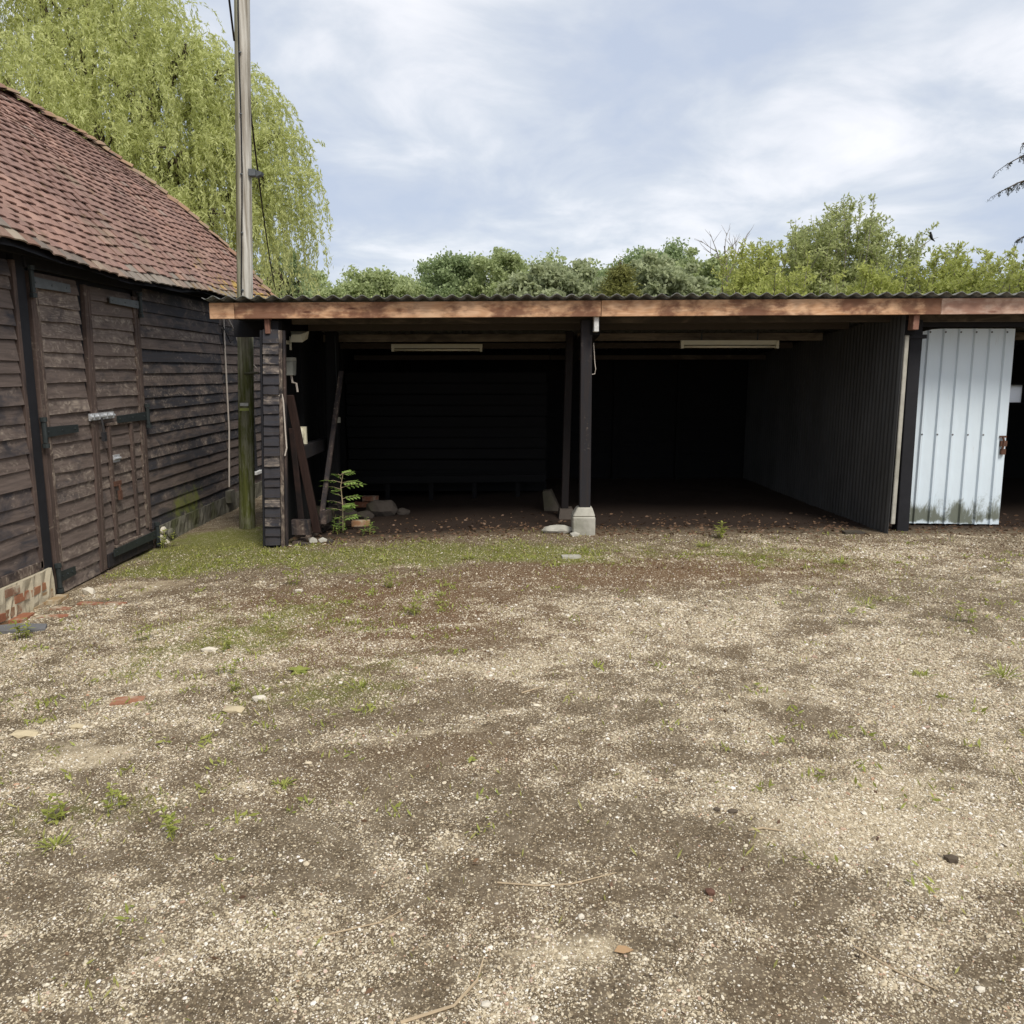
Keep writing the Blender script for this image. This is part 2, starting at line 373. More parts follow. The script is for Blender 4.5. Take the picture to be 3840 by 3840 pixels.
def mk_door():
    k = NT('pale_blue_coated_steel'); pos = k.coord('Position'); n = k.noise(pos, 2.5, 5, 0.6); st = k.noise(k.coord('Position', (3.2, 1, 1.3)), 2.6, 6, 0.72, 0.4)
    c = k.mix(n, (0.62, 0.71, 0.77), (0.69, 0.77, 0.82))
    sp = k.n('ShaderNodeSeparateXYZ'); k.l(k.n('ShaderNodeNewGeometry').outputs['Position'], sp.inputs[0])
    z = sp.outputs[2]
    # algae and splash dirt creeping up from the foot of the sheet
    band = k.math('MULTIPLY', k.step(z, 0.42, 0.08), k.step(k.math('ADD', z, k.math('MULTIPLY', k.noise(pos, 6, 4, 0.6), 0.16)), 0.09, 0.17))
    m = k.step(k.math('ADD', st, k.math('MULTIPLY', band, 0.30)), 0.60, 0.82)
    m = k.math('MULTIPLY', m, k.step(z, 0.62, 0.22))
    c = k.mix(k.math('MULTIPLY', m, 0.9), c, (0.10, 0.105, 0.06))
    k2 = k.noise(k.coord('Position', (14, 1, 0.7)), 2.0, 4, 0.6)
    c = k.mix(k.math('MULTIPLY', k.step(k2, 0.66, 0.8), 0.25), c, (0.30, 0.30, 0.27))
    rz = k.noise(k.coord('Position', (9, 1, 0.9)), 3.0, 5, 0.7); c = k.mix(k.math('MULTIPLY', k.step(rz, 0.62, 0.78), 0.35), c, (0.36, 0.30, 0.22))
    k.bump(k.noise(k.coord('Position', (1.5, 1, 0.6)), 2.2, 3, 0.5), 0.5, 0.03)
    return k.done(c, 0.45, 0.4)
M_door = mk_door()
def mk_pole():
    k = NT('pole_wood'); pos = k.coord('Position', (14, 14, 0.55)); n = k.noise(pos, 1.6, 6, 0.65); n2 = k.noise(k.coord('Position', (2, 2, 0.4)), 1.5, 4, 0.6)
    gp = k.n('ShaderNodeNewGeometry'); sp = k.n('ShaderNodeSeparateXYZ'); k.l(gp.outputs['Position'], sp.inputs[0])
    nr = k.n('ShaderNodeSeparateXYZ'); k.l(gp.outputs['Normal'], nr.inputs[0])
    c = k.mix(k.step(n, 0.3, 0.68), (0.24, 0.21, 0.165), (0.62, 0.595, 0.53))
    cr = k.noise(k.coord('Position', (30, 30, 0.35)), 1.5, 3, 0.5); c = k.mix(k.math('MULTIPLY', k.step(cr, 0.58, 0.66), 0.7), c, (0.13, 0.11, 0.085))
    # green algae: lower half all round, higher up on the damp left flank only
    low = k.math('MULTIPLY', k.step(k.math('ADD', sp.outputs[2], k.math('MULTIPLY', n2, -1.6)), 1.9, 0.6), k.math('ADD', 0.55, k.math('MULTIPLY', k.step(k.noise(k.coord('Position', (9, 9, 1.6)), 2.0, 6, 0.7), 0.38, 0.6), 0.45)))
    left = k.math('MULTIPLY', k.step(k.math('ADD', k.math('MULTIPLY', nr.outputs[0], -1), k.math('MULTIPLY', n2, 0.5)), 0.25, 0.75), 0.6)
    g = k.math('MAXIMUM', low, left)
    c = k.mix(g, c, k.mix(k.step(n, 0.3, 0.7), (0.075, 0.083, 0.022), (0.19, 0.205, 0.06)))
    k.bump(n, 0.5, 0.006); return k.done(c, 0.85, 0.2)
M_pole = mk_pole()
M_bark = plain('bark', (0.09, 0.07, 0.05), 0.95, 0, 0.5, 6)
M_deadbark = plain('bleached_dead_wood', (0.24, 0.21, 0.18), 0.9, 0, 0.3, 6)
M_twig = plain('dry_twig', (0.40, 0.31, 0.20), 0.9, 0, 0.3, 30)
M_willow = leafmat('willow_leaf', (0.38,0.425,0.14), (0.74,0.755,0.36), 0.52)
M_oak = leafmat('oak_leaf', (0.29, 0.35, 0.16), (0.54, 0.6, 0.3), 0.48)  # lighter, bluer leaf: far-tree haze put into the colour
M_oakdark = leafmat('dark_leaf', (0.21, 0.28, 0.13), (0.42, 0.5, 0.25), 0.48)  # dark leaf lifted towards blue, distance haze mixed into the colour
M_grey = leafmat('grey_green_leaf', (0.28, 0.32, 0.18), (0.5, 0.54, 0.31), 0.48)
M_conif = leafmat('olive_needle', (0.12, 0.13, 0.035), (0.3, 0.3, 0.09), 0.35)
M_sallow = leafmat('sallow_leaf', (0.31, 0.36, 0.08), (0.62, 0.64, 0.22), 0.5)
M_sallow2 = leafmat('sallow_pale_leaf', (0.31, 0.36, 0.14), (0.6, 0.63, 0.3), 0.5)
M_cedar = leafmat('cedar_needle', (0.02, 0.035, 0.03), (0.05, 0.075, 0.06), 0.1)
M_weed = leafmat('weed_leaf', (0.22, 0.27, 0.05), (0.46, 0.47, 0.13), 0.4)
M_grass = leafmat('dry_green_grass', (0.22, 0.235, 0.055), (0.5, 0.46, 0.17), 0.35)
M_sapl = leafmat('sapling_leaf', (0.18, 0.3, 0.06), (0.36, 0.5, 0.14), 0.4)
M_litter = leafmat('dead_leaf', (0.055, 0.03, 0.02), (0.26, 0.16, 0.095), 0.15)
M_oleaf = leafmat('orange_dead_leaf', (0.44, 0.25, 0.12), (0.52, 0.36, 0.2), 0.2)

# ------------------------------------------------------------------ ground
GR = [(1.41,2.85,.68,.42,.55),(1.2,5.21,1.01,.7,.45),(.01,4.51,.28,.19,.6),(-.54,4.67,.36,.09,.4),(2.55,4.69,.81,.48,.4),(-2.5,5.04,1.2,1.01,.4),(-2.08,3.58,.29,.17,.25),(1.19,3.48,.4,.14,.35),(.24,2.08,.14,.06,.25),(.92,3.09,.27,.11,.35),(2.18,3.97,.61,.35,.35),(.78,3.9,.22,.1,.35),(-1.35,2.38,.47,.11,.2),(3.67,7.37,.55,.31,.4),(-.82,5.28,.15,.09,.5),(.45,3.48,.22,.08,.3),
 (-.75,3.35,1.0,.18,-.5),(-.35,2.92,.52,.18,-.45),(.46,2.74,.46,.12,-.5),(1.28,2.37,.42,.12,-.5),(1.15,3.35,.29,.06,-.5),(.82,2.74,.24,.11,-.45),(.79,2.48,.36,.09,-.2),(-.3,2.51,.4,.1,-.25),(1.51,3.8,.35,.09,-.35),(-1.24,2.67,.5,.2,-.35),(-1.13,6.2,1.47,1.15,-.5),(1.31,6.75,1.38,.47,-.45),(-.64,8.11,2.28,.67,-.6),(-3.06,7.68,1.1,.98,-.5),(.23,3.9,.82,.17,-.3),(-.84,2.18,.41,.07,-.15),(3.22,6.0,.74,.53,-.25),(-1.21,4.25,.49,.48,-.15),(2.28,5.21,.43,.23,-.3),(.57,1.98,.45,.1,-.05),(-.38,4.7,.23,.11,-.4)]
MO = [(-.69,7.52,1.66,.55,1.0),(-3.17,8.57,.93,.84,1.1),(-3.2,7.39,.6,.45,.8),(-2.13,7.71,.44,.34,.5),(.57,7.37,.4,.31,.7),(2.2,7.48,.46,.41,.6),(-1.76,5.48,.95,.85,.55),(-.95,4.3,.55,.42,.5),(2.75,5.85,.48,.21,.5),(-1.6,2.96,.45,.28,.5),(2.8,7.05,.96,.51,.4),(-2.62,5.05,.74,.55,.25)]
RE = [(-.4,5.2,1.6,1.1,.45),(-1.32,6.08,1.3,1.0,1.0),(.98,6.75,1.3,.7,1.0),(2.52,6.95,1.1,.6,.9),(3.6,7.6,1.0,.5,.6),(-.45,3.42,.73,.16,.4),(-.9,3.09,.34,.17,.4),(-.94,5.13,.71,.45,.5),(-3.25,6.83,.55,.23,.5),(-.11,2.3,.42,.06,.2),(.2,8.52,2.3,.59,.4)]
SA = [(-2.06,3.55,.32,.14,.9),(1.36,2.74,.55,.25,.6),(.25,2.07,.14,.06,.8),(1.41,3.9,.33,.13,.4),(.62,2.32,.12,.07,.5),(-3.22,6.77,.55,.23,.7),(-.29,3.59,.81,.08,.45),(1.68,3.11,.33,.18,.4),(.05,2.12,.09,.04,.5),(-1.21,2.2,.2,.04,.4)]
def blobs(L, x, y):
    xd = x + 0.22 * (fbm(x, y, 2.3, 41, 3) - 0.5); yd = y + 0.30 * (fbm(x, y, 2.7, 57, 3) - 0.5)
    t = 0 * x
    for cx, cy, rx, ry, v in L: t = t + v * np.exp(-(((xd - cx) / rx) ** 2 + ((yd - cy) / ry) ** 2))
    return t
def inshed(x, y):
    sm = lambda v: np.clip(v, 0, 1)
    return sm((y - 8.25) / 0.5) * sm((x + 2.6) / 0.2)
def f_gravel(x, y):
    v = 0.42 + 1.2 * blobs(GR, x, y) + 0.65 * (fbm(x, y, 1.5, 71, 4) - 0.5) + 1.5 * (fbm(x * 0.8, y, 5.5, 83, 4) - 0.5)
    v = v - np.clip((y - 7.3) / 1.5, 0, 1) * 0.35
    c_, s_ = math.cos(0.72), math.sin(0.72)
    v = v + 0.8 * (fbm((x * c_ + y * s_) * 0.35, (-x * s_ + y * c_) * 1.25, 2.6, 97, 4) - 0.5) * np.clip((5.5 - y) / 2, 0, 1)
    v = v + 1.5 * (fbm(x * 0.7, y, 11.0, 131, 5) - 0.5)
    v = np.clip((v - 0.02) / 0.98, 0, 1)
    return v * (1 - inshed(x, y))
def f_moss(x, y): return np.clip(blobs(MO, x, y) + 0.9 * (fbm(x, y, 3.0, 19, 4) - 0.55), 0, 1) * (1 - inshed(x, y))
def f_red(x, y): return np.clip(blobs(RE, x, y) + 0.5 * (fbm(x, y, 1.2, 29, 3) - 0.5), 0, 1)
def f_sand(x, y): return np.clip(blobs(SA, x, y) + 0.5 * (fbm(x, y, 0.9, 37, 3) - 0.55), 0, 1) * (1 - inshed(x, y))

def mk_ground():
    k = NT('yard_ground')
    at = {}
    for a in ('gravel', 'moss', 'red', 'sand', 'shed'):
        q = k.n('ShaderNodeAttribute'); q.attribute_name = a; at[a] = q.outputs['Fac']
    pos = k.coord('Position')
    fine = k.noise(pos, 75, 8, 0.8); mid = k.noise(pos, 9, 8, 0.7); big = k.noise(pos, 2.2, 5, 0.6)
    dirt = k.mix(k.step(fine, 0.3, 0.7), (0.045, 0.033, 0.021), (0.215, 0.164, 0.104))
    dirt = k.mix(k.math('MULTIPLY', k.step(mid, 0.42, 0.66), 0.55), dirt, (0.245, 0.198, 0.138))
    dirt = k.mix(k.math('MULTIPLY', at['red'], 0.75), dirt, k.mix(fine, (0.070, 0.036, 0.018), (0.19, 0.105, 0.052)))
    sandc = k.mix(fine, (0.33, 0.26, 0.165), (0.64, 0.55, 0.385))
    sm = k.step(k.math('ADD', k.math('ADD', at['sand'], k.math('MULTIPLY', at['gravel'], 0.42)), k.math('MULTIPLY', k.math('SUBTRACT', mid, 0.5), 1.5)), 0.18, 1.05)
    c = k.mix(k.math('MULTIPLY', sm, 0.85), dirt, sandc)
    mossc = k.mix(k.noise(pos, 30, 5, 0.7), (0.06, 0.075, 0.010), (0.20, 0.21, 0.045))
    mm = k.step(k.math('ADD', at['moss'], k.math('MULTIPLY', k.math('SUBTRACT', k.noise(pos, 14, 5, 0.7), 0.5), 1.2)), 0.22, 0.75)
    c = k.mix(k.math('MULTIPLY', mm, 0.85), c, mossc)
    # grit too small to be scattered as stones
    for s, amt, lo in ((150, 0.55, 0.42), (75, 0.7, 0.36)):
        v = k.vor(pos, s); sp = k.n('ShaderNodeSeparateColor'); k.l(v.outputs['Color'], sp.inputs[0])
        on = k.step(k.math('SUBTRACT', k.math('MULTIPLY_ADD', at['gravel'], 0.85, 0.15), sp.outputs[0]), -0.16, -0.02)
        m = k.math('MULTIPLY', k.math('MULTIPLY', k.step(v.outputs['Distance'], lo + 0.08, lo - 0.08), on), amt)
        pc = k.ramp(sp.outputs[1], ((0, (0.20, 0.145, 0.085)), (0.3, (0.44, 0.35, 0.225)), (0.7, (0.60, 0.51, 0.35)), (1, (0.78, 0.72, 0.60))))
        c = k.mix(m, c, pc)
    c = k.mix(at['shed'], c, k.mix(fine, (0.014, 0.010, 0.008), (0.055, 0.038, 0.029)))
    h = k.math('ADD', k.math('MULTIPLY', fine, 0.6), mid)
    k.bump(h, 0.8, 0.012)
    return k.done(c, 0.95, 0.12)
M_ground = mk_ground()
def axis(lo, hi, step, far):
    a = list(np.arange(lo, hi + 1e-6, step)); d = step; p = hi
    while p < far: d *= 1.35; p += d; a.append(p)
    d = step; p = lo; b = []
    while p > -far: d *= 1.35; p -= d; b.append(p)
    return np.array(b[::-1] + a)
gx = axis(-5.2, 6.4, 0.045, 900); gy = axis(1.0, 12.9, 0.045, 900)
XX, YY = np.meshgrid(gx, gy); nx, ny = len(gx), len(gy)
ZZ = gz(XX, YY)
idx = np.arange(nx * ny).reshape(ny, nx)
Q = np.stack([idx[:-1, :-1], idx[:-1, 1:], idx[1:, 1:], idx[1:, :-1]], -1).reshape(-1, 4)
gm = np_mesh('ground', np.stack([XX, YY, ZZ], -1), Q, M_ground, True)
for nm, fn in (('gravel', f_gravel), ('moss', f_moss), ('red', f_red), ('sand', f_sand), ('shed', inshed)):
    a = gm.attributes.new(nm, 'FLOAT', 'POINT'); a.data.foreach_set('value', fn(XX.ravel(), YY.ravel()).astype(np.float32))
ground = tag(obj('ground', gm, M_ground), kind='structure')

# ------------------------------------------------------------------ barn
BX = -3.90
barn = thing('barn', 'black weatherboarded barn with hipped red tile roof along the left', 'barn', (BX, 9.0, -0.2))
def backing(x0, x1, y0, y1, z0, z1): return obj('wall', MB().box(x0, x1, y0, y1, z0, z1), M_black, barn)
wall = backing(-4.02, -3.925, 3.0, 12.78, -0.35, 2.62)
backing(-7.50, -4.03, 12.68, 12.782, -0.4, 2.6); backing(-7.50, -4.03, 3.0, 3.1, -0.4, 2.6); backing(-7.6, -7.51, 3.0, 12.78, -0.4, 2.6)
RZ = Matrix.Rotation(R(90), 4, 'Z')
def board_mesh(L, h, t0=0.007, t1=0.030, seed=0, wav=0.004, n=7):
    g = np.random.default_rng(seed); mb = MB(); lo = np.cumsum(g.normal(0, wav, n + 1)) * 0.6; lo -= lo.mean(); bow = g.normal(0, 0.0025, n + 1)
    xs = np.linspace(0, L, n + 1); vs_ = []
    for i, x in enumerate(xs):
        b = bow[i]
        vs_ += [(x, 0, 0 + lo[i]), (x, -t1 + b, 0 + lo[i]), (x, -t0 + b * 0.5, h), (x, 0, h)]
    fs = []
    for i in range(n):
        a, c = i * 4, i * 4 + 4
        for k in range(4):
            fs.append((a + k, c + k, c + (k + 1) % 4, a + (k + 1) % 4))
    fs.append((0, 1, 2, 3)); fs.append(tuple(n * 4 + k for k in (3, 2, 1, 0)))
    fs = [f[::-1] for f in fs]
    mb.add(vs_, fs); return mb
def boards(parent, y0, y1, z0, z1, face, name='weatherboard', wear=(0.3, 0.6), tone=(0.3, 0.6), moss=0.0, exposure=0.125, seed=1, slope=0.0, axis='Y', rotz=None, gap=0.0):
    n = max(1, int(round((z1 - z0) / exposure))); ex = (z1 - z0) / n; g = np.random.default_rng(seed)
    for i in range(n):
        z = z0 + i * ex + g.normal(0, 0.004); hh = ex + 0.028
        if i == n - 1: hh = ex
        L = y1 - y0 - 2 * gap + g.uniform(-0.006, 0.002)
        me = board_mesh(L, hh, seed=seed * 100 + i).mesh(name, M_board)
        tilt = Matrix.Rotation(g.normal(0, 0.0035) + slope, 4, 'Y')
        if axis == 'Y': Mx = Matrix.Translation((face + g.normal(0, 0.002), y0 + gap, z)) @ RZ @ tilt
        else: Mx = Matrix.Translation((y0 + gap, face + g.normal(0, 0.002), z)) @ tilt
        t = g.uniform(*tone)
        obj(name, me, M_board, parent, Mx, (g.uniform(*wear), t, moss, 1))
boards(wall, 3.0, 6.40, 0.165, 2.56, BX, wear=(0.25, 0.6), tone=(0.45, 0.8), seed=3, exposure=0.128)
boards(wall, 8.47, 10.86, 0.02, 2.56, BX, wear=(0.35, 0.65), tone=(0.25, 0.58), moss=1.0, seed=5)
boards(wall, 10.87, 12.77, 0.02, 2.56, BX, wear=(0.3, 0.6), tone=(0.25, 0.75), moss=0.3, seed=6)
def strip(name, y0, y1, z0, z1, x0, x1, mat=None, c=(0.4, 0.6, 0, 1), parent=None, lean=0.0, bevel=0.004):
    """upright or rail: local z up, lean shifts the top along y"""
    mb = MB(); h = z1 - z0; w = y1 - y0; d = x1 - x0
    mb.hexa([(0, 0, 0), (d, 0, 0), (d, w, 0), (0, w, 0), (0, lean, h), (d, lean, h), (d, w + lean, h), (0, w + lean, h)])
    return obj(name, mb, mat or M_post, parent or barn, Matrix.Translation((x0, y0, z0)), c, bevel=bevel)
strip('trim_board', 6.385, 6.43, 0.10, 2.55, -3.90, -3.862, lean=0.03)
strip('jamb_post', 6.43, 6.565, -0.05, 2.62, -3.93, -3.872, M_black, lean=0.03)
strip('jamb_post', 8.475, 8.52, -0.26, 0.02, -3.93, -3.868)
strip('lintel', 6.57, 8.60, 2.51, 2.62, -3.93, -3.85, M_black)
# plain timber plate behind the eaves
strip('eaves_plate', 3.0, 12.78, 2.60, 2.72, -4.00, -3.845, M_black)

def make_leaf(y0, y1, z0, z1, stiles, seed, wear):
    mb = MB().box(-3.925, -3.905, y0, y1, z0, z1)
    leaf = obj('door', mb, M_black, barn)
    boards(leaf, y0 + 0.05, y1 - 0.03, z0 + 0.005, z1, -3.903, 'door_board', wear=wear, tone=(0.55, 0.95), seed=seed, exposure=0.128)
    for (a, b, za, zb, lean, w) in stiles:
        strip('stile', a, b, za, zb, -3.906, -3.862, M_post, (w, 0.75, 0, 1), leaf, lean)
    return leaf
leaf1 = make_leaf(6.60, 7.415, -0.185, 2.49, [(6.60, 6.665, -0.17, 2.49, 0.03, 0.45), (6.667, 6.705, -0.1, 2.40, 0.03, 0.75), (7.325, 7.375, -0.17, 2.47, 0.14, 0.45)], 7, (0.45, 0.8))
leaf2 = make_leaf(7.42, 8.45, -0.17, 2.47, [(7.380, 7.432, -0.165, 2.46, 0.14, 0.5), (8.315, 8.365, 0.06, 2.45, 0.10, 0.6), (8.369, 8.43, 0.03, 2.45, 0.11, 0.45)], 8, (0.4, 0.75))
# wicket door inside the right-hand leaf
for a, b in ((7.635, 7.685), (8.09, 8.14)): strip('wicket_stile', a, b, 0.03, 1.18, -3.88, -3.850, M_post, (0.5, 0.7, 0, 1), leaf2, 0.02)
strip('wicket_head', 7.64, 8.20, 1.182, 1.212, -3.88, -3.846, M_post, (0.7, 0.8, 0, 1), leaf2)
strip('wicket_sill', 7.62, 8.20, 0.0, 0.026, -3.88, -3.846, M_post, (0.9, 0.9, 0, 1), leaf2)
strip('kick_board', 7.46, 8.42, -0.16, -0.03, -3.882, -3.858, M_post, (0.35, 0.2, 0, 1), leaf2)
def strap(leaf, y0, y1, z, h=0.075, mat=None, hinge=None, x=-3.872):
    mb = MB(); w = y1 - y0
    big = hinge is not None and abs(hinge - y0) < abs(hinge - y1)
    ha, hb = (h, h * 0.8) if big else (h * 0.8, h)
    mb.hexa([(0, 0, -ha / 2), (0.012, 0, -ha / 2), (0.012, w, -hb / 2), (0, w, -hb / 2), (0, 0, ha / 2), (0.012, 0, ha / 2), (0.012, w, hb / 2), (0, w, hb / 2)])
    for yy in (0.05, w - 0.06, w * 0.5): mb.blob((0.013, yy, 0), (0.008, 0.011, 0.011), 1, 0, 1)
    obj('strap_hinge', mb, mat or M_iron, leaf, Matrix.Translation((x, y0, z)))
    if hinge is not None:
        k = MB().tube([(0.012, 0, -0.085), (0.012, 0, 0.085)], 0.02, 10); k.tube([(0.012, 0, 0.09), (0.012, 0, 0.125)], 0.028, 8); k.tube([(0.012, 0, -0.125), (0.012, 0, -0.09)], 0.028, 8)
        obj('hinge_pin', k, M_iron, leaf, Matrix.Translation((x + 0.005, hinge, z)), smooth=False)
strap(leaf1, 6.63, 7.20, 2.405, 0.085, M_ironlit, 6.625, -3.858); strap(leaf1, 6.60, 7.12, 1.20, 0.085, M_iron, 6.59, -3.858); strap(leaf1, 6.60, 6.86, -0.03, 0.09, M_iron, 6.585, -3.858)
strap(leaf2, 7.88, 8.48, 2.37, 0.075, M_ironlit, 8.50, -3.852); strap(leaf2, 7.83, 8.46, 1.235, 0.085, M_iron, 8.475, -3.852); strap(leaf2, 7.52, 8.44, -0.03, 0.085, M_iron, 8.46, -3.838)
# sliding bolt, padlock, small latches
b = MB().box(-3.862, -3.848, 7.335, 7.78, 1.25, 1.315)
b.tube([(-3.838, 7.33, 1.282), (-3.838, 7.77, 1.282)], 0.013, 8)
for yy in (7.36, 7.46, 7.60, 7.72): b.box(-3.85, -3.826, yy, yy + 0.022, 1.258, 1.307)
obj('slide_bolt', b, M_zinc, leaf2)
b = MB().tube([(-3.832, 7.50, 1.27), (-3.828, 7.512, 1.20), (-3.83, 7.52, 1.14)], 0.012, 8); b.box(-3.845, -3.815, 7.50, 7.545, 1.05, 1.135)
obj('padlock', b, M_padlock, leaf2)
b = MB().box(-3.85, -3.836, 7.69, 7.80, 0.83, 0.90); b.tube([(-3.83, 7.67, 0.865), (-3.83, 7.80, 0.865)], 0.011, 8); obj('latch', b, M_zinc, leaf2)
b = MB().box(-3.85, -3.834, 7.66, 7.79, 0.60, 0.645); b.tube([(-3.832, 7.73, 0.61), (-3.826, 7.735, 0.55)], 0.012, 8); b.box(-3.846, -3.82, 7.715, 7.76, 0.46, 0.55); obj('latch', b, M_rust, leaf2)
# plinths
def rough_box(x0, x1, y0, y1, z0, z1, n=14, amp=0.02, seed=0):
    g = np.random.default_rng(seed); mb = MB(); ys = np.linspace(y0, y1, n + 1); m = 5; zs = np.linspace(z0, z1, m + 1); V = []
    for j in range(m + 1):
        for i in range(n + 1): V.append((x1 + g.uniform(-amp, amp), ys[i], zs[j] + (g.uniform(-amp, amp) * 0.5 if 0 < j < m else 0)))
    b0 = len(V)
    for i in range(n + 1): V.append((x0, ys[i], z1))
    for i in range(n + 1): V.append((x0, ys[i], z0))
    F_ = []
    for j in range(m):
        for i in range(n):
            a = j * (n + 1) + i; F_.append((a, a + 1, a + n + 2, a + n + 1))
    for i in range(n): a = m * (n + 1) + i; F_.append((a, a + 1, b0 + i + 1, b0 + i))
    F_.append(tuple(j * (n + 1) + n for j in range(m + 1)) + (b0 + n, b0 + 2 * n + 1))
    F_.append((tuple(j * (n + 1) for j in range(m + 1)) + (b0, b0 + n + 1))[::-1])
    mb.add(V, F_); return mb
obj('plinth', rough_box(-4.0, -3.858, 8.53, 12.79, -0.42, 0.028, 110, 0.013, 3), M_stone, barn, smooth=False)
for i, (yy, zz, ry, rz_) in enumerate(((8.60, -0.13, .07, .06), (8.72, -0.20, .06, .05), (8.66, -0.03, .06, .04), (8.85, -0.10, .08, .06))):
    obj('plinth_stone', MB().blob((-3.85, yy, zz), (0.03, ry, rz_), 2, 0.12, i), M_palerock if i != 3 else M_stone, barn)
pl = obj('plinth', rough_box(-4.0, -3.838, 3.0, 6.50, -0.45, 0.082, 90, 0.014, 5), M_mortar, barn)
g = np.random.default_rng(3)
brick = MB().box(-0.05, 0.05, -0.104, 0.104, -0.031, 0.031).mesh('brick', M_brick)
for r_ in range(5):
    for c_ in range(8):
        if g.random() < 0.52: continue
        yy = 6.38 - c_ * 0.222 - (0.11 if r_ % 2 else 0); zz = 0.035 - r_ * 0.078
        Mx = Matrix.Translation((-3.882 + g.uniform(-0.006, 0.012), yy, zz)) @ Matrix.Rotation(g.normal(0, 0.03), 4, 'X') @ Matrix.Diagonal((1, g.uniform(0.75, 1), g.uniform(0.9, 1.05), 1))
        obj('brick', brick, M_brick, pl, Mx)
for yy, zz, s in ((6.44, -0.19, 1.0), (6.18, -0.22, 1.0), (5.95, -0.2, 1.0)):
    obj('brick', brick, M_brick, pl, Matrix.Translation((-3.79, yy, zz)) @ Matrix.Rotation(0.12, 4, 'Z'))
strip('sill_beam', 3.0, 6.42, 0.085, 0.163, -3.94, -3.862, M_post, (0.75, 0.6, 0, 1))
# narrow window slit at the far end, conduits
obj('window', MB().box(-3.91, -3.868, 11.98, 12.10, 0.22, 1.04), M_black, barn)
obj('window_sill', MB().box(-3.92, -3.82, 11.90, 12.22, 0.165, 0.205), M_whitepaint, barn)
obj('conduit', MB().tube([(-3.855, 10.98, 2.45), (-3.855, 10.96, 2.0), (-3.855, 10.93, 0.9), (-3.855, 10.80, 0.14)], 0.011, 8), M_conduit, barn)
obj('conduit', MB().tube([(-3.84, 11.08, 2.42), (-3.80, 11.25, 2.22), (-3.78, 11.32, 2.02), (-3.70, 11.75, 1.74)], 0.011, 8), M_conduit, barn)
obj('cable_loop', MB().tube([(-3.85, 10.9, 2.3), (-3.84, 11.15, 2.08), (-3.84, 11.55, 2.2), (-3.84, 11.1, 2.25), (-3.85, 10.88, 2.24), (-3.86, 10.95, 2.0)], 0.007, 6), M_cable, barn)
obj('junction_box', MB().box(-3.87, -3.80, 10.68, 10.86, -0.06, 0.10), M_stone, barn)

# barn roof
PT = np.array([0, .22, .42, .66, 1.07, 1.55, 2.04]); PZ = np.array([2.66, 2.93, 3.18, 3.46, 3.89, 4.32, 4.72])
SY = np.array([2, 5.9, 6.5, 7.2, 7.9, 9.2, 10.8, 12.4]); SD = np.array([0.02, -.04, -.07, -.11, -.085, -.065, -.02, .05])
XE = -3.62
def roof_pt(t, y):
    tt = np.asarray(t, float); z = np.interp(tt, PT, PZ); k = 1 - 0.6 * tt / 2.04
    return XE - tt, y, z + np.interp(y, SY, SD) * k + 0.018 * np.sin(y * 2.1 + tt * 3) + 0.012 * np.sin(y * 5.3 + 1)
def y_hip(t): return 12.62 - 0.50 * t
RX = XE - 2.04
mb = MB(); ts = np.linspace(0, 2.04, 12); NY = 34; V = []; 
for t in ts:
    for yy in np.linspace(2.8, y_hip(t), NY):
        x, y, z = roof_pt(t, yy); V.append((x, y, float(z) - 0.035))
F_ = [(j * NY + i, j * NY + i + 1, (j + 1) * NY + i + 1, (j + 1) * NY + i) for j in range(11) for i in range(NY - 1)]
mb.add(V, F_)
mb.add([(2 * RX - x, y, z) for x, y, z in V], [f[::-1] for f in F_])
e0 = [V[j * NY + NY - 1] for j in range(12)]          # far hip end between the two hips
hv = e0 + [(2 * RX - x, y, z) for x, y, z in e0]; mb.add(hv, [(j, 12 + j, 12 + j + 1, j + 1) for j in range(11)])
e1 = [V[j * NY] for j in range(12)]
hv = e1 + [(2 * RX - x, y, z) for x, y, z in e1]; mb.add(hv, [(j + 1, 12 + j + 1, 12 + j, j) for j in range(11)])
roof = obj('roof', mb, M_black, barn)
def tile_mesh(w=0.164, L=0.215, th=0.012, camber=0.006):
    mb = MB(); xs = (-w / 2, -w / 6, w / 6, w / 2); V = []
    for y, zc_ in ((0, 0), (L, 0)):
        for i, x in enumerate(xs):
            cz = camber * (1 - (2 * x / w) ** 2); V.append((x, y, cz)); V.append((x, y, cz + th))
    F_ = []
    for i in range(3):
        a = 2 * i; F_ += [(a + 1, a + 3, a + 11, a + 9), (a, a + 8, a + 10, a + 2), (a, a + 2, a + 3, a + 1)]
    F_ += [(0, 1, 9, 8), (6, 14, 15, 7)]
    mb.add(V, F_); return mb
TM = tile_mesh(); tile_me = TM.mesh('tile', M_tile); tile_grey = TM.mesh('tile', M_tilegrey)
arc = np.concatenate([[0], np.cumsum(np.hypot(np.diff(np.linspace(0, 2.04, 200)), np.diff(np.interp(np.linspace(0, 2.04, 200), PT, PZ))))])
def t_of(s): return float(np.interp(s, arc, np.linspace(0, 2.04, 200)))
cands = []; g = np.random.default_rng(21); s = -0.03; ci = 0
while s < arc[-1] - 0.08:
    t = t_of(max(s, 0)); off = 0.083 if ci % 2 else 0
    for i in range(60):
        y = 2.9 + off + i * 0.168
        if y > y_hip(t) - 0.03: break
        cands.append((t, y + g.normal(0, 0.004), ci, s))
    s += 0.1 + (0.012 if ci == 0 else 0); ci += 1
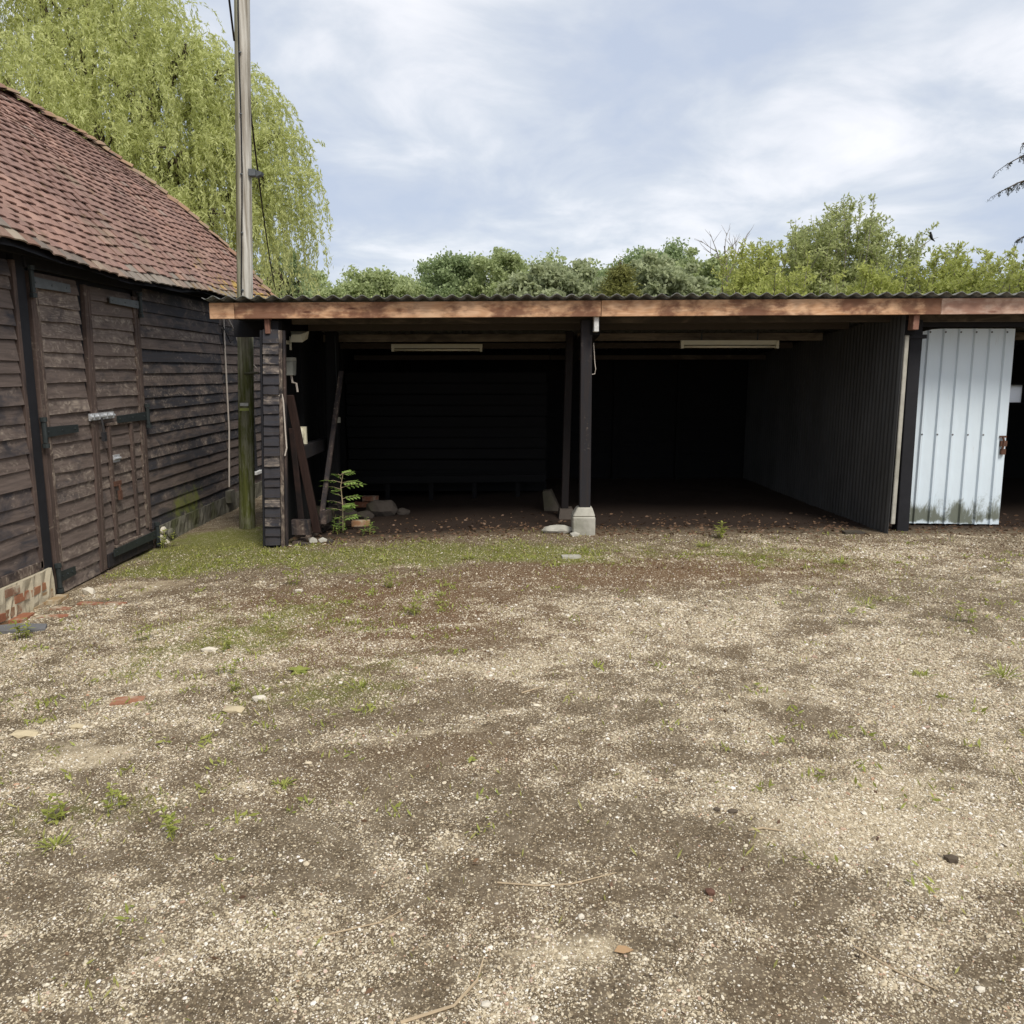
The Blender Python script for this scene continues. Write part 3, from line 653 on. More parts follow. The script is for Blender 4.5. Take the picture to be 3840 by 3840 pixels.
def tile_M(t, y, ci, s):
    x, yy, z = roof_pt(t, y); x2, _, z2 = roof_pt(min(t + 0.12, 2.04), y); 
    if t > 1.92: x0_, _, z0_ = roof_pt(t - 0.12, y); dx, dz = x - x0_, float(z) - float(z0_)
    else: dx, dz = x2 - x, float(z2) - float(z)
    A = math.atan2(dz, -dx); u = Vector((-math.cos(A), 0, math.sin(A))); nrm = Vector((math.sin(A), 0, math.cos(A)))
    if s < 0: x, z = x + 0.03 * math.cos(A), float(z) - 0.03 * math.sin(A)
    p = Vector((x, y, float(z))) + nrm * (0.027 + abs(g.normal(0, 0.003))) + u * (g.normal(0, 0.004) + 0.013 * math.sin(y * 2.3 + ci * 0.35) + 0.010 * math.sin(y * 5.1 + ci * 0.6) + 0.004 * math.sin(y * 13 + ci))
    Mx = Matrix(((0, u.x, nrm.x, p.x), (1, u.y, nrm.y, p.y), (0, u.z, nrm.z, p.z), (0, 0, 0, 1)))
    return Mx @ Matrix.Rotation(-0.135 + g.normal(0, 0.014), 4, 'X') @ Matrix.Rotation(g.normal(0, 0.022), 4, 'Y') @ Matrix.Rotation(g.normal(0, 0.015), 4, 'Z')
def size_key(c):
    x, y, z = roof_pt(c[0], c[1]); d2 = x * x + y * y + (float(z) - 1.7) ** 2
    vis = abs(x) / max(y, 0.1) < 0.70
    return (0 if vis else 1, d2)
cands.sort(key=size_key)
rest = MB(); restg = MB()
for n_, c in enumerate(cands):
    Mx = tile_M(*c); gr = c[2] == 0 or (c[2] == 1 and g.random() < 0.35)
    if n_ < 300: obj('tile', tile_grey if gr else tile_me, M_tile, roof, Mx)
    else: (restg if gr else rest).add([Mx @ Vector(v) for v in TM.v], TM.f)
tag(obj('tile_field', rest, M_tile, roof), kind='stuff'); tag(obj('eaves_tile_field', restg, M_tilegrey, roof), kind='stuff')
# half-round hip and ridge tiles
def bonnet(L=0.30, r0=0.13, r1=0.11):
    mb = MB(); n = 7; V = []
    for y, r_ in ((0, r0), (L, r1)):
        for k in range(n):
            a = R(15) + (math.pi - R(30)) * k / (n - 1)
            V += [(r_ * math.cos(a), y, r_ * 0.62 * math.sin(a)), ((r_ + 0.014) * math.cos(a), y, (r_ + 0.014) * 0.62 * math.sin(a) + 0.004)]
    F_ = []
    for k in range(n - 1):
        a = 2 * k; F_ += [(a + 1, a + 3, a + 2 * n + 3, a + 2 * n + 1)[::-1], (a, a + 2 * n, a + 2 * n + 2, a + 2)[::-1], (a, a + 2, a + 3, a + 1)[::-1]]
    mb.add(V, F_); return mb.mesh('hip_tile', M_hip)
bon = bonnet()
def lay_caps(P0, P1, name, step):
    for i in range(len(P0)): pass
path = [Vector([float(q) for q in roof_pt(t, y_hip(t))]) for t in np.linspace(0.0, 2.04, 60)]
rid = [Vector([float(q) for q in roof_pt(2.04, y)]) for y in np.linspace(y_hip(2.04), 2.9, 60)]
def caps(P, name, step):
    acc = 0; last = P[0]; i = 0; total = sum((P[k + 1] - P[k]).length for k in range(len(P) - 1)); s_ = 0
    cum = [0]
    for k in range(len(P) - 1): cum.append(cum[-1] + (P[k + 1] - P[k]).length)
    while s_ < total - 0.1:
        k = next(j for j in range(len(cum) - 1) if cum[j + 1] >= s_); a = P[k].lerp(P[k + 1], (s_ - cum[k]) / max(1e-6, cum[k + 1] - cum[k]))
        d = (P[k + 1] - P[k]).normalized(); xax = d.cross(Vector((0, 0, 1))).normalized(); zax = xax.cross(d)
        j = Vector((0, 0, g.normal(0, 0.006)))
        p = a + zax * 0.005 + j
        Mx = Matrix(((xax.x, d.x, zax.x, p.x), (xax.y, d.y, zax.y, p.y), (xax.z, d.z, zax.z, p.z), (0, 0, 0, 1))) @ Matrix.Rotation(-0.10 + g.normal(0, 0.04), 4, 'X') @ Matrix.Rotation(g.normal(0, 0.08), 4, 'Y')
        obj(name, bon, M_hip, roof, Mx); s_ += step
caps(path, 'hip_tile', 0.17); caps(rid, 'ridge_tile', 0.24)

# ------------------------------------------------------------------ open-fronted shed
shed = thing('open_shed', 'long open-fronted black timber shed with corrugated roof and orange fascia', 'shed', (1.0, 8.3, 0))
def roofz(x, y): return 2.375 + 0.0050 * (x + 3) - 0.085 * (y - 8.1)
# corrugated sheets, one object each
pitch = 0.146; x = -3.03; k_ = 0
while x < 9.2:
    ncor = 7; xs = np.arange(0, ncor * 8 + 3) / 8 * pitch; V = []; yend = 9.27 if x < -2.55 else 13.0
    if x < -2.55: xs = xs[xs <= (-2.50 - x)]
    ylist = (8.05, yend); dz = (k_ % 2) * 0.004
    for th in (0.0, 0.007):
        for yy in ylist:
            for q in xs: V.append((x + q, yy + 0.012 * math.sin(k_ * 2.3), roofz(x + q, yy) + 0.021 + dz + 0.0165 * math.cos(2 * math.pi * (q + x) / pitch) + th))
    n = len(xs); F_ = []
    for i in range(n - 1):
        F_ += [(i, n + i, n + i + 1, i + 1), (2 * n + i, 2 * n + i + 1, 3 * n + i + 1, 3 * n + i), (i, i + 1, 2 * n + i + 1, 2 * n + i), (n + i, 3 * n + i, 3 * n + i + 1, n + i + 1)]
    obj('roof_sheet', MB().add(V, F_), M_sheet, shed, smooth=True)
    x = -2.54 if x < -2.55 else x + ncor * pitch; k_ += 1
def rail(name, x0, x1, y0, y1, za, zb, h, mat, c=(0.4, 0.5, 0, 1), parent=None, bevel=0.004):
    """long member with its length along local x; za, zb are the underside heights of its two ends"""
    L = x1 - x0; d = y1 - y0
    mb = MB().hexa([(0, 0, 0), (L, 0, zb - za), (L, d, zb - za), (0, d, 0), (0, 0, h), (L, 0, zb - za + h), (L, d, zb - za + h), (0, d, h)])
    return obj(name, mb, mat, parent or shed, Matrix.Translation((x0, y0, za)), c, bevel=bevel)
fz = lambda x: 2.206 + 0.0062 * (x + 3)
for i, (a, b, mt, dy) in enumerate(((-2.992, -2.748, M_fascia, 0.0), (-2.745, 0.880, M_fascia, 0.004), (0.884, 4.240, M_fascia, 0.0), (4.243, 9.45, M_fascia2, 0.006))):
    rail('fascia_board', a, b, 8.13 + dy, 8.165 + dy, fz(a), fz(b), 0.156, mt)
# inner edge purlins and beams
rail('purlin', -2.3, 9.3, 8.56, 8.64, 2.18, 2.225, 0.095, M_beam, (0.2, 0.3, 0, 1))
rail('purlin', -2.3, 0.70, 9.95, 10.02, 2.045, 2.055, 0.09, M_beam, (0.3, 0.5, 0, 1)); rail('purlin', 0.80, 3.78, 9.95, 10.02, 2.062, 2.066, 0.09, M_beam, (0.3, 0.6, 0, 1)); rail('purlin', 3.95, 9.3, 9.95, 10.02, 2.066, 2.08, 0.09, M_beam, (0.3, 0.5, 0, 1))
rail('purlin', -2.3, 0.55, 11.86, 11.92, 1.855, 1.86, 0.07, M_beam, (0.1, 0.1, 0, 1)); rail('purlin', 0.56, 3.70, 11.86, 11.92, 1.86, 1.865, 0.065, M_beam, (0.1, 0.2, 0, 1))
rail('purlin', -2.3, 3.8, 9.24, 9.30, 2.145, 2.165, 0.08, M_beam, (0.1, 0.1, 0, 1)); rail('purlin', -2.3, 3.75, 10.9, 10.96, 1.99, 2.0, 0.075, M_beam, (0.1, 0.1, 0, 1))
# cross beams (front to back), with the cut ends showing below the fascia
for i, (xx, mt) in enumerate(((-2.445, M_stub), (0.842, M_whitepaint), (4.03, M_stub))):
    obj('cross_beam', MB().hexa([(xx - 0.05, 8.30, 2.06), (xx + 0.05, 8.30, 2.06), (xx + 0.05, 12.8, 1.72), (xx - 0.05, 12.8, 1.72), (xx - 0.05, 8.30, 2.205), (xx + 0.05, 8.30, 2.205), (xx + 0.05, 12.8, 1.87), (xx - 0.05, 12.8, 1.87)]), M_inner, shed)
    w = 0.024 if i != 2 else 0.03
    o = obj('beam_end', MB().box(-w, w, 0, 0.11, -0.155, 0.0), mt, shed, Matrix.Translation((xx + (0.0 if i != 1 else 0.0), 8.175, 2.205 + 0.0062 * (xx + 3) + 0.012)) @ Matrix.Rotation(0.02 * (i - 1), 4, 'Y'), (0.6, 0.7, 0, 1), bevel=0.004)
# added black boards standing in for the overhang's shaded underside before the pole
obj('shade_board', MB().hexa([(-3.125, 9.20, 2.075), (-2.56, 9.20, 2.075), (-2.56, 9.235, 2.075), (-3.125, 9.235, 2.075), (-3.125, 9.20, 2.28), (-2.56, 9.20, 2.28), (-2.56, 9.235, 2.28), (-3.125, 9.235, 2.28)]), M_black, shed)
obj('shade_board', MB().box(-2.98, -2.55, 8.24, 9.20, 2.245, 2.262), M_black, shed)
# left end column: short tarred boards on a frame, leaning a little to the left at its foot
lean = Matrix.Shear('XZ', 4, (0, 0)); 
g = np.random.default_rng(8); zz = -0.10; i = 0
def lx(z): return -2.582 + 0.040 * (z + 0.12)
while zz < 2.05:
    h = 0.105 + g.uniform(-0.012, 0.012)
    pale = g.random() < 0.32
    me = board_mesh(0.158 + g.uniform(-0.004, 0.004), h + 0.022, 0.010, 0.034, 500 + i, 0.002, 3).mesh('weatherboard', M_board)
    obj('weatherboard', me, M_board, shed, Matrix.Translation((lx(zz), 8.215 + g.uniform(-0.004, 0.004), zz)) @ Matrix.Rotation(g.normal(0, 0.015), 4, 'Y'), (0.72 if pale else g.uniform(0.1, 0.5), 0.25 if pale else 0.0, 0, 1))
    zz += h; i += 1
def lean_post(name, p0, p1, wx, wy, mat, c=(0.4, 0.5, 0, 1), parent=None):
    (x0, y0, z0), (x1, y1, z1) = p0, p1; dx, dy, dz = x1 - x0, y1 - y0, z1 - z0
    mb = MB().hexa([(-wx / 2, -wy / 2, 0), (wx / 2, -wy / 2, 0), (wx / 2, wy / 2, 0), (-wx / 2, wy / 2, 0), (dx - wx / 2, dy - wy / 2, dz), (dx + wx / 2, dy - wy / 2, dz), (dx + wx / 2, dy + wy / 2, dz), (dx - wx / 2, dy + wy / 2, dz)])
    return obj(name, mb, mat, parent or shed, Matrix.Translation(p0), c, bevel=0.006)
lean_post('corner_post', (-2.50, 8.29, -0.2), (-2.415, 8.29, 2.2), 0.15, 0.13, M_black)
lean_post('trim_board', (-2.600, 8.235, -0.12), (-2.515, 8.235, 2.1), 0.022, 0.09, M_black)
lean_post('trim_board', (-2.405, 8.22, -0.14), (-2.325, 8.22, 2.1), 0.036, 0.05, M_post, (0.85, 0.5, 0, 1))
lean_post('trim_board', (-2.372, 8.24, -0.14), (-2.292, 8.24, 2.1), 0.026, 0.05, M_post, (0.3, 0.35, 0, 1))
obj('conduit', MB().tube([(-2.365, 8.20, 1.45), (-2.335, 8.205, 1.47), (-2.325, 8.205, 1.40), (-2.32, 8.205, 1.1), (-2.315, 8.205, 0.92), (-2.335, 8.2, 0.84)], 0.008, 6), M_conduit, shed)
# walls
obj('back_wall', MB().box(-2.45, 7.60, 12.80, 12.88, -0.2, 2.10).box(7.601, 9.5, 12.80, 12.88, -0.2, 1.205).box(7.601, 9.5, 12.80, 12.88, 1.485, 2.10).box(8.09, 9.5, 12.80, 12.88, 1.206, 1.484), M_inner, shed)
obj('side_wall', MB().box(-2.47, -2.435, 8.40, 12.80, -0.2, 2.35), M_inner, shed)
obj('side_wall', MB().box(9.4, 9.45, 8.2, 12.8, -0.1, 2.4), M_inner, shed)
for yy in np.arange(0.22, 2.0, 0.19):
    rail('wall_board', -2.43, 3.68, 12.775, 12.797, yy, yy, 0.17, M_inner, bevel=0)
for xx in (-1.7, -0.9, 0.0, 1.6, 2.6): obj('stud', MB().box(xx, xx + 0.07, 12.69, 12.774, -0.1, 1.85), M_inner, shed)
k = NT('frosted_pane'); k.t.nodes.remove(k.b); tr = k.n('ShaderNodeBsdfTranslucent'); tr.inputs[0].default_value = (0.92, 0.93, 0.97, 1); k.l(tr.outputs[0], k.out.inputs['Surface'])
win = obj('window', MB().box(7.57, 8.12, 12.785, 12.799, 1.18, 1.207).box(7.57, 8.12, 12.785, 12.799, 1.483, 1.51), M_black, shed)
obj('pane', MB().box(7.603, 8.088, 12.83, 12.836, 1.208, 1.482), k.m, win)
# left bay: side framing, braces, rails, blocks
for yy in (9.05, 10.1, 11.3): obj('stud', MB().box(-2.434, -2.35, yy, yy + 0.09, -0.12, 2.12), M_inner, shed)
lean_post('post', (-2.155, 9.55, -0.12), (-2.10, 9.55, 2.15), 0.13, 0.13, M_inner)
lean_post('brace', (-2.14, 8.62, -0.05), (-2.34, 8.50, 1.45), 0.085, 0.05, M_brownpost, (0.3, 0.7, 0, 1))
lean_post('brace', (-2.28, 8.55, -0.08), (-2.34, 8.52, 1.1), 0.06, 0.04, M_brownpost, (0.2, 0.4, 0, 1))
lean_post('brace', (-2.135, 8.75, 0.0), (-1.985, 9.45, 1.70), 0.055, 0.05, M_post, (0.5, 0.4, 0, 1))
obj('rail', MB().box(-2.33, -2.24, 8.55, 9.9, 0.76, 0.90), M_post, shed, None, (0.2, 0.2, 0, 1))
obj('rail', MB().hexa([(-2.12, 8.7, 0.03), (-2.06, 8.7, 0.03), (-2.00, 9.46, 0.03), (-2.06, 9.46, 0.03), (-2.12, 8.7, 0.17), (-2.06, 8.7, 0.17), (-2.00, 9.46, 0.17), (-2.06, 9.46, 0.17)]), M_post, shed, None, (0.5, 0.35, 0, 1))
obj('rail', MB().box(-2.33, -2.14, 8.30, 8.36, -0.01, 0.15), M_post, shed, Matrix.Translation((0, 0, 0)), (0.5, 0.4, 0, 1))
obj('sill', MB().hexa([(-2.33, 8.30, -0.16), (-2.26, 8.30, -0.16), (-2.06, 9.5, -0.14), (-2.13, 9.5, -0.14), (-2.33, 8.30, -0.085), (-2.26, 8.30, -0.085), (-2.06, 9.5, -0.07), (-2.13, 9.5, -0.07)]), M_post, shed, None, (0.7, 0.6, 0, 1))
# low bench-like sill across the back of the left bay with stub posts
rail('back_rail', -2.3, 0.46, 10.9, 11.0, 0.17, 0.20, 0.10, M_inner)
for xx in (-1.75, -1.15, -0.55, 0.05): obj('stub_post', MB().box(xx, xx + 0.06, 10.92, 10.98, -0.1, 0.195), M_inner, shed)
gq = np.random.default_rng(6)
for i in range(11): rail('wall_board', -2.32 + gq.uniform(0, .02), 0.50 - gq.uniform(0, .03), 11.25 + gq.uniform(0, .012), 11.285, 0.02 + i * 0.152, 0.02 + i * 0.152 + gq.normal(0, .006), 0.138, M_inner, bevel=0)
# centre posts and their concrete feet
lean_post('post', (0.768, 8.36, 0.24), (0.757, 8.36, 2.21), 0.115, 0.115, M_post, (0.33, 0.02, 0, 1))
mbp = MB(); 
mbp.hexa([(0.640, 8.25, -0.06), (0.876, 8.25, -0.06), (0.876, 8.50, -0.06), (0.640, 8.50, -0.06), (0.636, 8.25, 0.19), (0.876, 8.25, 0.19), (0.876, 8.50, 0.19), (0.636, 8.50, 0.19)])
mbp.hexa([(0.637, 8.251, 0.191), (0.875, 8.251, 0.191), (0.875, 8.499, 0.191), (0.637, 8.499, 0.191), (0.69, 8.29, 0.285), (0.845, 8.29, 0.285), (0.845, 8.44, 0.285), (0.69, 8.44, 0.285)])
obj('concrete_foot', mbp, M_conc, shed, bevel=0.012)
lean_post('post', (0.62, 9.30, 0.10), (0.655, 9.30, 2.14), 0.085, 0.085, M_brownpost, (0.35, 0.15, 0, 1))
obj('concrete_foot', MB().hexa([(0.53, 9.05, -0.08), (0.76, 9.05, -0.08), (0.76, 9.42, -0.08), (0.53, 9.42, -0.08), (0.56, 9.20, 0.11), (0.71, 9.20, 0.11), (0.71, 9.40, 0.11), (0.56, 9.40, 0.11)]), M_rock, shed)
# corrugated partition
V = []; n = 0; ys = np.arange(8.30, 12.79, 0.076 / 6)
for th in (0, 0.005):
    for top in (0, 1):
        for yy in ys:
            xx = 3.965 - 0.055 * (yy - 8.3) + 0.011 * math.sin(2 * math.pi * yy / 0.076) + th
            V.append((xx, yy, (roofz(xx, yy) - 0.10) if top else -0.04 + 0.02 * math.sin(yy * 3)))
n = len(ys); F_ = []
for i in range(n - 1): F_ += [(i, n + i, n + i + 1, i + 1), (2 * n + i, 2 * n + i + 1, 3 * n + i + 1, 3 * n + i)]
F_ += [(0, 2 * n, 3 * n, n)]
obj('partition', MB().add(V, F_), M_tin, shed, smooth=True)
lean_post('flashing', (4.035, 8.33, 0.10), (4.020, 8.33, 2.06), 0.045, 0.02, M_conc)
lean_post('post', (4.215, 8.52, -0.05), (4.175, 8.52, 2.22), 0.13, 0.12, M_black)
obj('post_head', MB().box(4.02, 4.28, 8.44, 8.60, 2.03, 2.07), M_black, shed)
obj('lintel', MB().box(4.29, 9.39, 8.70, 8.80, 2.16, 2.31), M_black, shed)
# pale sheet-steel door with six ribs
nr = 6; prof = [(0.0, 0)]; W = 1.0; step = W / nr
for i in range(nr):
    a = 0.045 + i * step; prof += [(a, 0), (a + 0.012, -0.022), (a + 0.036, -0.022), (a + 0.048, 0)]
prof += [(W, 0)]
V = []
def door_pt(u, v): return 4.405 + u * 0.985 - 0.015 * v + (0.03 * u) * (1 - v), 0.032 + v * 2.112 - 0.014 * u * (1 - v)
for th in (0.0, 0.004):
    for v in (0.0, 0.47, 1.0):
        for u, d in prof:
            X_, Z_ = door_pt(u, v); V.append((X_, 8.75 + d + th, Z_ - (0.03 * max(0, 0.12 - u) / 0.12 if v == 1.0 else 0)))
n = len(prof); F_ = []
for l in range(2):
    for r_ in range(2):
        for i in range(n - 1):
            a = l * 3 * n + r_ * n + i; f = (a, a + 1, a + n + 1, a + n); F_.append(f if l == 0 else f[::-1])
door = obj('metal_door', MB().add(V, F_), M_door, shed)
door['label'] = 'pale blue-white ribbed steel door, green with algae at its foot'
screw = MB().blob((0, 0, 0), (0.011, 0.006, 0.011), 1, 0).mesh('screw', M_padlock)
for i in range(nr):
    for v in ((0.475, 0.99) if i < 5 else (0.99,)):
        u = (0.045 + i * step + 0.115) if v < 0.9 else (0.045 + i * step + 0.024); X_, Z_ = door_pt(u - (0.092 if v < .9 else 0), v)
        obj('screw', screw, M_padlock, door, Matrix.Translation((X_ , 8.748 - 0.022, Z_ - 0.015)))
obj('door_rail', MB().box(4.42, 5.38, 8.775, 8.82, 0.98, 1.06).box(4.43, 5.36, 8.775, 8.82, 2.02, 2.10).box(4.44, 5.40, 8.775, 8.82, 0.06, 0.14), M_black, door)
b = MB().box(5.31, 5.385, 8.715, 8.735, 0.985, 1.005); b.tube([(5.345, 8.72, 1.0), (5.36, 8.71, 0.93), (5.35, 8.715, 0.86)], 0.012, 7); b.box(5.325, 5.395, 8.712, 8.735, 0.89, 0.95); b.box(5.34, 5.39, 8.712, 8.74, 0.80, 0.86)
obj('latch', b, M_rust, door)

# ------------------------------------------------------------------ fittings in the shed
def strip_light(x0, x1, y, z, label):
    t = thing('strip_light', label, 'lamp', ((x0 + x1) / 2, y, z), 'strip lights under the shed roof')
    obj('housing', MB().hexa([(x0, y - 0.035, z + 0.03), (x1, y - 0.035, z + 0.03), (x1, y + 0.035, z + 0.03), (x0, y + 0.035, z + 0.03), (x0, y - 0.02, z + 0.082), (x1, y - 0.02, z + 0.082), (x1, y + 0.02, z + 0.082), (x0, y + 0.02, z + 0.082)]), M_cream, t)
    obj('tube', MB().tube([(x0 + 0.03, y - 0.01, z + 0.008), (x1 - 0.03, y - 0.01, z + 0.008)], 0.014, 10), M_cream, t, smooth=True)
    for xx in (x0 + 0.003, x1 - 0.033): obj('end_cap', MB().box(xx, xx + 0.03, y - 0.037, y + 0.03, z - 0.012, z + 0.078), M_cream, t)
    for xx in (x0 + 0.25, x1 - 0.25): obj('hanger', MB().tube([(xx, y, z + 0.08), (xx, y, roofz(xx, y) + 0.02)], 0.008, 6), M_iron, t)
strip_light(-1.534, -0.377, 10.4, 1.955, 'fluorescent strip light hanging left of the central black post')
strip_light(2.0, 3.162, 9.7, 1.975, 'fluorescent strip light hanging right of the central black post')
def fitting(name, mb, mat, label, cat): return centred(name, mb, mat, label, cat)
t = thing('wall_lamp', 'cream floodlight high on the inside wall of the left bay', 'lamp', (-2.30, 8.75, 2.06))
obj('lamp_shade', MB().hexa([(-2.36, 8.66, 2.00), (-2.22, 8.66, 2.00), (-2.20, 8.80, 2.04), (-2.38, 8.80, 2.04), (-2.33, 8.66, 2.08), (-2.24, 8.66, 2.08), (-2.18, 8.80, 2.12), (-2.38, 8.80, 2.12)]), M_cream, t)
obj('bracket', MB().box(-2.44, -2.36, 8.70, 8.74, 1.98, 2.02).box(-2.37, -2.355, 8.70, 8.73, 1.92, 2.06), M_cream, t)
t = thing('meter_box', 'white plastic meter box beside the left end column', 'box', (-2.36, 8.60, 1.60))
obj('cover', MB().hexa([(-2.40, 8.55, 1.655), (-2.31, 8.55, 1.655), (-2.31, 8.68, 1.655), (-2.40, 8.68, 1.655), (-2.415, 8.53, 1.80), (-2.30, 8.53, 1.80), (-2.30, 8.68, 1.80), (-2.415, 8.68, 1.80)]), M_dullplastic, t)
obj('lid', MB().box(-2.415, -2.30, 8.53, 8.68, 1.803, 1.84), M_conc, t)
obj('cable', MB().tube([(-2.34, 8.6, 1.66), (-2.33, 8.6, 1.58), (-2.29, 8.6, 1.57), (-2.28, 8.6, 1.48)], 0.012, 7), M_conduit, t)
t = thing('fuse_box', 'small cream fuse holder on the left bay framing', 'box', (-2.29, 8.74, 0.95))
obj('cover', MB().blob((-2.30, 8.74, 1.02), (0.035, 0.04, 0.075), 2, 0.04), M_cream, t); obj('base', MB().box(-2.33, -2.25, 8.76, 8.80, 0.91, 1.10), M_cream, t)
t = thing('light_switch', 'grey switch box on the dark inner post with its cable', 'switch', (-2.03, 9.46, 1.1))
obj('box', MB().box(-2.075, -2.02, 9.44, 9.482, 1.10, 1.165), M_conc, t); obj('cable', MB().tube([(-2.05, 9.47, 1.165), (-2.05, 9.475, 2.1)], 0.004, 6), M_iron, t)
t = thing('cable_tail', 'thin loose cable curling beside the central black post', 'cable', (0.83, 8.38, 1.6)); obj('wire', MB().tube([(0.835, 8.36, 1.98), (0.85, 8.35, 1.78), (0.86, 8.35, 1.72), (0.85, 8.34, 1.67), (0.82, 8.33, 1.665)], 0.004, 6), M_conduit, t)

# ------------------------------------------------------------------ utility pole and cables
pole = thing('utility_pole', 'tall wooden utility pole, green with algae below, between barn and shed', 'pole', (-3.20, 9.44, -0.17))
def pc(z): return Vector((-3.175 + 0.0475 * z, 9.44, z))
obj('shaft', MB().tube([pc(z) for z in (-0.6, 0, 1, 2, 3, 4, 5, 6, 7, 8.2)], [.092, .091, .09, .089, .087, .085, .083, .081, .079, .076], 20), M_pole, pole, smooth=True)
obj('cable', MB().tube([pc(z) + Vector((0.012 * math.sin(z * 2), -0.094, 0)) for z in np.arange(2.3, 8.0, 0.4)], 0.008, 6), M_cable, pole)
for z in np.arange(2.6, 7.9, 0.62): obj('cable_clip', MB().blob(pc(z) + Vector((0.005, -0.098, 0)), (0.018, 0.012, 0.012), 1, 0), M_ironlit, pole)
def plate(z, w, h, mat, name):
    V = []; 
    for zz_ in (z, z + h):
        for k_ in range(7):
            a = -math.pi / 2 + (k_ / 6 - 0.5) * w / 0.09 + 0.05
            c0 = pc(zz_); V.append((c0.x + 0.095 * math.cos(a), c0.y + 0.095 * math.sin(a), zz_))
            V.append((c0.x + 0.091 * math.cos(a), c0.y + 0.091 * math.sin(a), zz_))
    F_ = [(2 * i, 2 * i + 2, 2 * i + 16, 2 * i + 14) for i in range(6)] + [(2 * i + 1, 2 * i + 15, 2 * i + 17, 2 * i + 3) for i in range(6)]
    return obj(name, MB().add(V, F_), mat, pole)
M_yelplate = plain('mossy_yellow_plate', (0.42, 0.46, 0.14), 0.6, 0, 0.35, 60)
p1 = plate(1.300, 0.095, 0.035, M_whitepaint, 'sign_plate'); p2 = plate(1.245, 0.11, 0.03, M_yelplate, 'sign_plate')
obj('step_bolt', MB().tube([pc(1.67) + Vector((0.02, -0.10, 0)), pc(1.67) + Vector((0.19, -0.14, 0.01))], 0.014, 8), M_stone, pole)
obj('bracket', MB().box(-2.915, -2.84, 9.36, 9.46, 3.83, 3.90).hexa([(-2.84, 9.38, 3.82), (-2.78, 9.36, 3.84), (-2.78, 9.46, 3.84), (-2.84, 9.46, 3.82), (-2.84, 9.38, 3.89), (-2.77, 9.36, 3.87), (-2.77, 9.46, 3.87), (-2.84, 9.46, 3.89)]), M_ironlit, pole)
def cable(p0, p1, sag, r, label):
    a, b = Vector(p0), Vector(p1); pts = [a.lerp(b, i / 24) - Vector((0, 0, sag * 4 * (i / 24) * (1 - i / 24))) for i in range(25)]
    o = obj('overhead_cable', MB().tube(pts, r, 6), M_cable, None, Matrix.Identity(4)); return tag(o, label, 'cable')
cable(pc(5.2) + Vector((-0.06, -0.085, 0)), (0.7, -6.0, 15.9), 0.0, 0.012, 'black cable rising from the upper left flank of the pole')
cable(pc(4.75) + Vector((0.03, 0.085, 0)), (-4.75, 16.6, 3.3), 0.3, 0.011, 'black cable running down from the pole past the willow')

# ------------------------------------------------------------------ trees
def leaves(C, L, Wd, D=None, up=0.0, seed=0):
    """rhombic leaves: C centres (n,3), L lengths, Wd widths, D optional main directions"""
    g = np.random.default_rng(seed); n = len(C)
    if D is None: D = g.normal(size=(n, 3)); D[:, 2] += up
    D = D / np.linalg.norm(D, axis=1, keepdims=True)
    S = np.cross(D, g.normal(size=(n, 3))); S /= np.linalg.norm(S, axis=1, keepdims=True) + 1e-9
    L = np.asarray(L).reshape(-1, 1) * np.ones((n, 1)); Wd = np.asarray(Wd).reshape(-1, 1) * np.ones((n, 1))
    V = np.stack([C - D * L / 2, C + S * Wd / 2 - D * L * 0.05, C + D * L / 2, C - S * Wd / 2 - D * L * 0.05], 1)
    return V.reshape(-1, 3), np.arange(4 * n).reshape(n, 4)
def crown_clumps(c, r, n, cr, seed, low=-0.5):
    g = np.random.default_rng(seed); out = []
    while len(out) < n:
        d = g.normal(size=3); d /= np.linalg.norm(d)
        if d[2] < low: continue
        q = g.random() ** 0.35
        out.append((np.array(c) + d * np.array(r) * q * g.uniform(0.82, 1.1), cr * g.uniform(0.6, 1.35)))
    return out
def fill_clumps(cl, per, L, Wd, seed, flat=0.75, shell=0.5):
    g = np.random.default_rng(seed); P = []
    tot = sum(r * r for _, r in cl)
    for c, r in cl:
        n = max(6, int(per * len(cl) * r * r / tot)); d = g.normal(size=(n, 3)); d /= np.linalg.norm(d, axis=1, keepdims=True)
        q = g.random((n, 1)) ** shell; p = c + d * q * r * np.array([1, 1, flat]) + g.normal(0, r * 0.22, (n, 3)); P.append(p)
    C = np.concatenate(P); return leaves(C, L * g.uniform(0.6, 1.3, len(C)), Wd * g.uniform(0.6, 1.3, len(C)), seed=seed + 1, up=0.2)
def limbs(base, top, cl, r0, seed, k=12):
    g = np.random.default_rng(seed); mb = MB(); b = Vector(base); t = Vector(top)
    pts = [b.lerp(t, i / 6) + Vector((g.normal(0, 0.04), g.normal(0, 0.04), 0)) * (i / 3) for i in range(7)]
    mb.tube(pts, [r0 * (1.25 if i == 0 else 1) * (1 - 0.11 * i) for i in range(7)], 9)
    for i in g.permutation(len(cl))[:k]:
        c = Vector(cl[i][0]); s = pts[int(g.integers(2, 7))]
        m = s.lerp(c, 0.5) + Vector((g.normal(0, .12), g.normal(0, .12), 0.06 * (c - s).length))
        mb.tube([s, s.lerp(m, .5), m, m.lerp(c, .5), c], [r0 * .42, r0 * .33, r0 * .25, r0 * .16, r0 * .08], 6)
    return mb
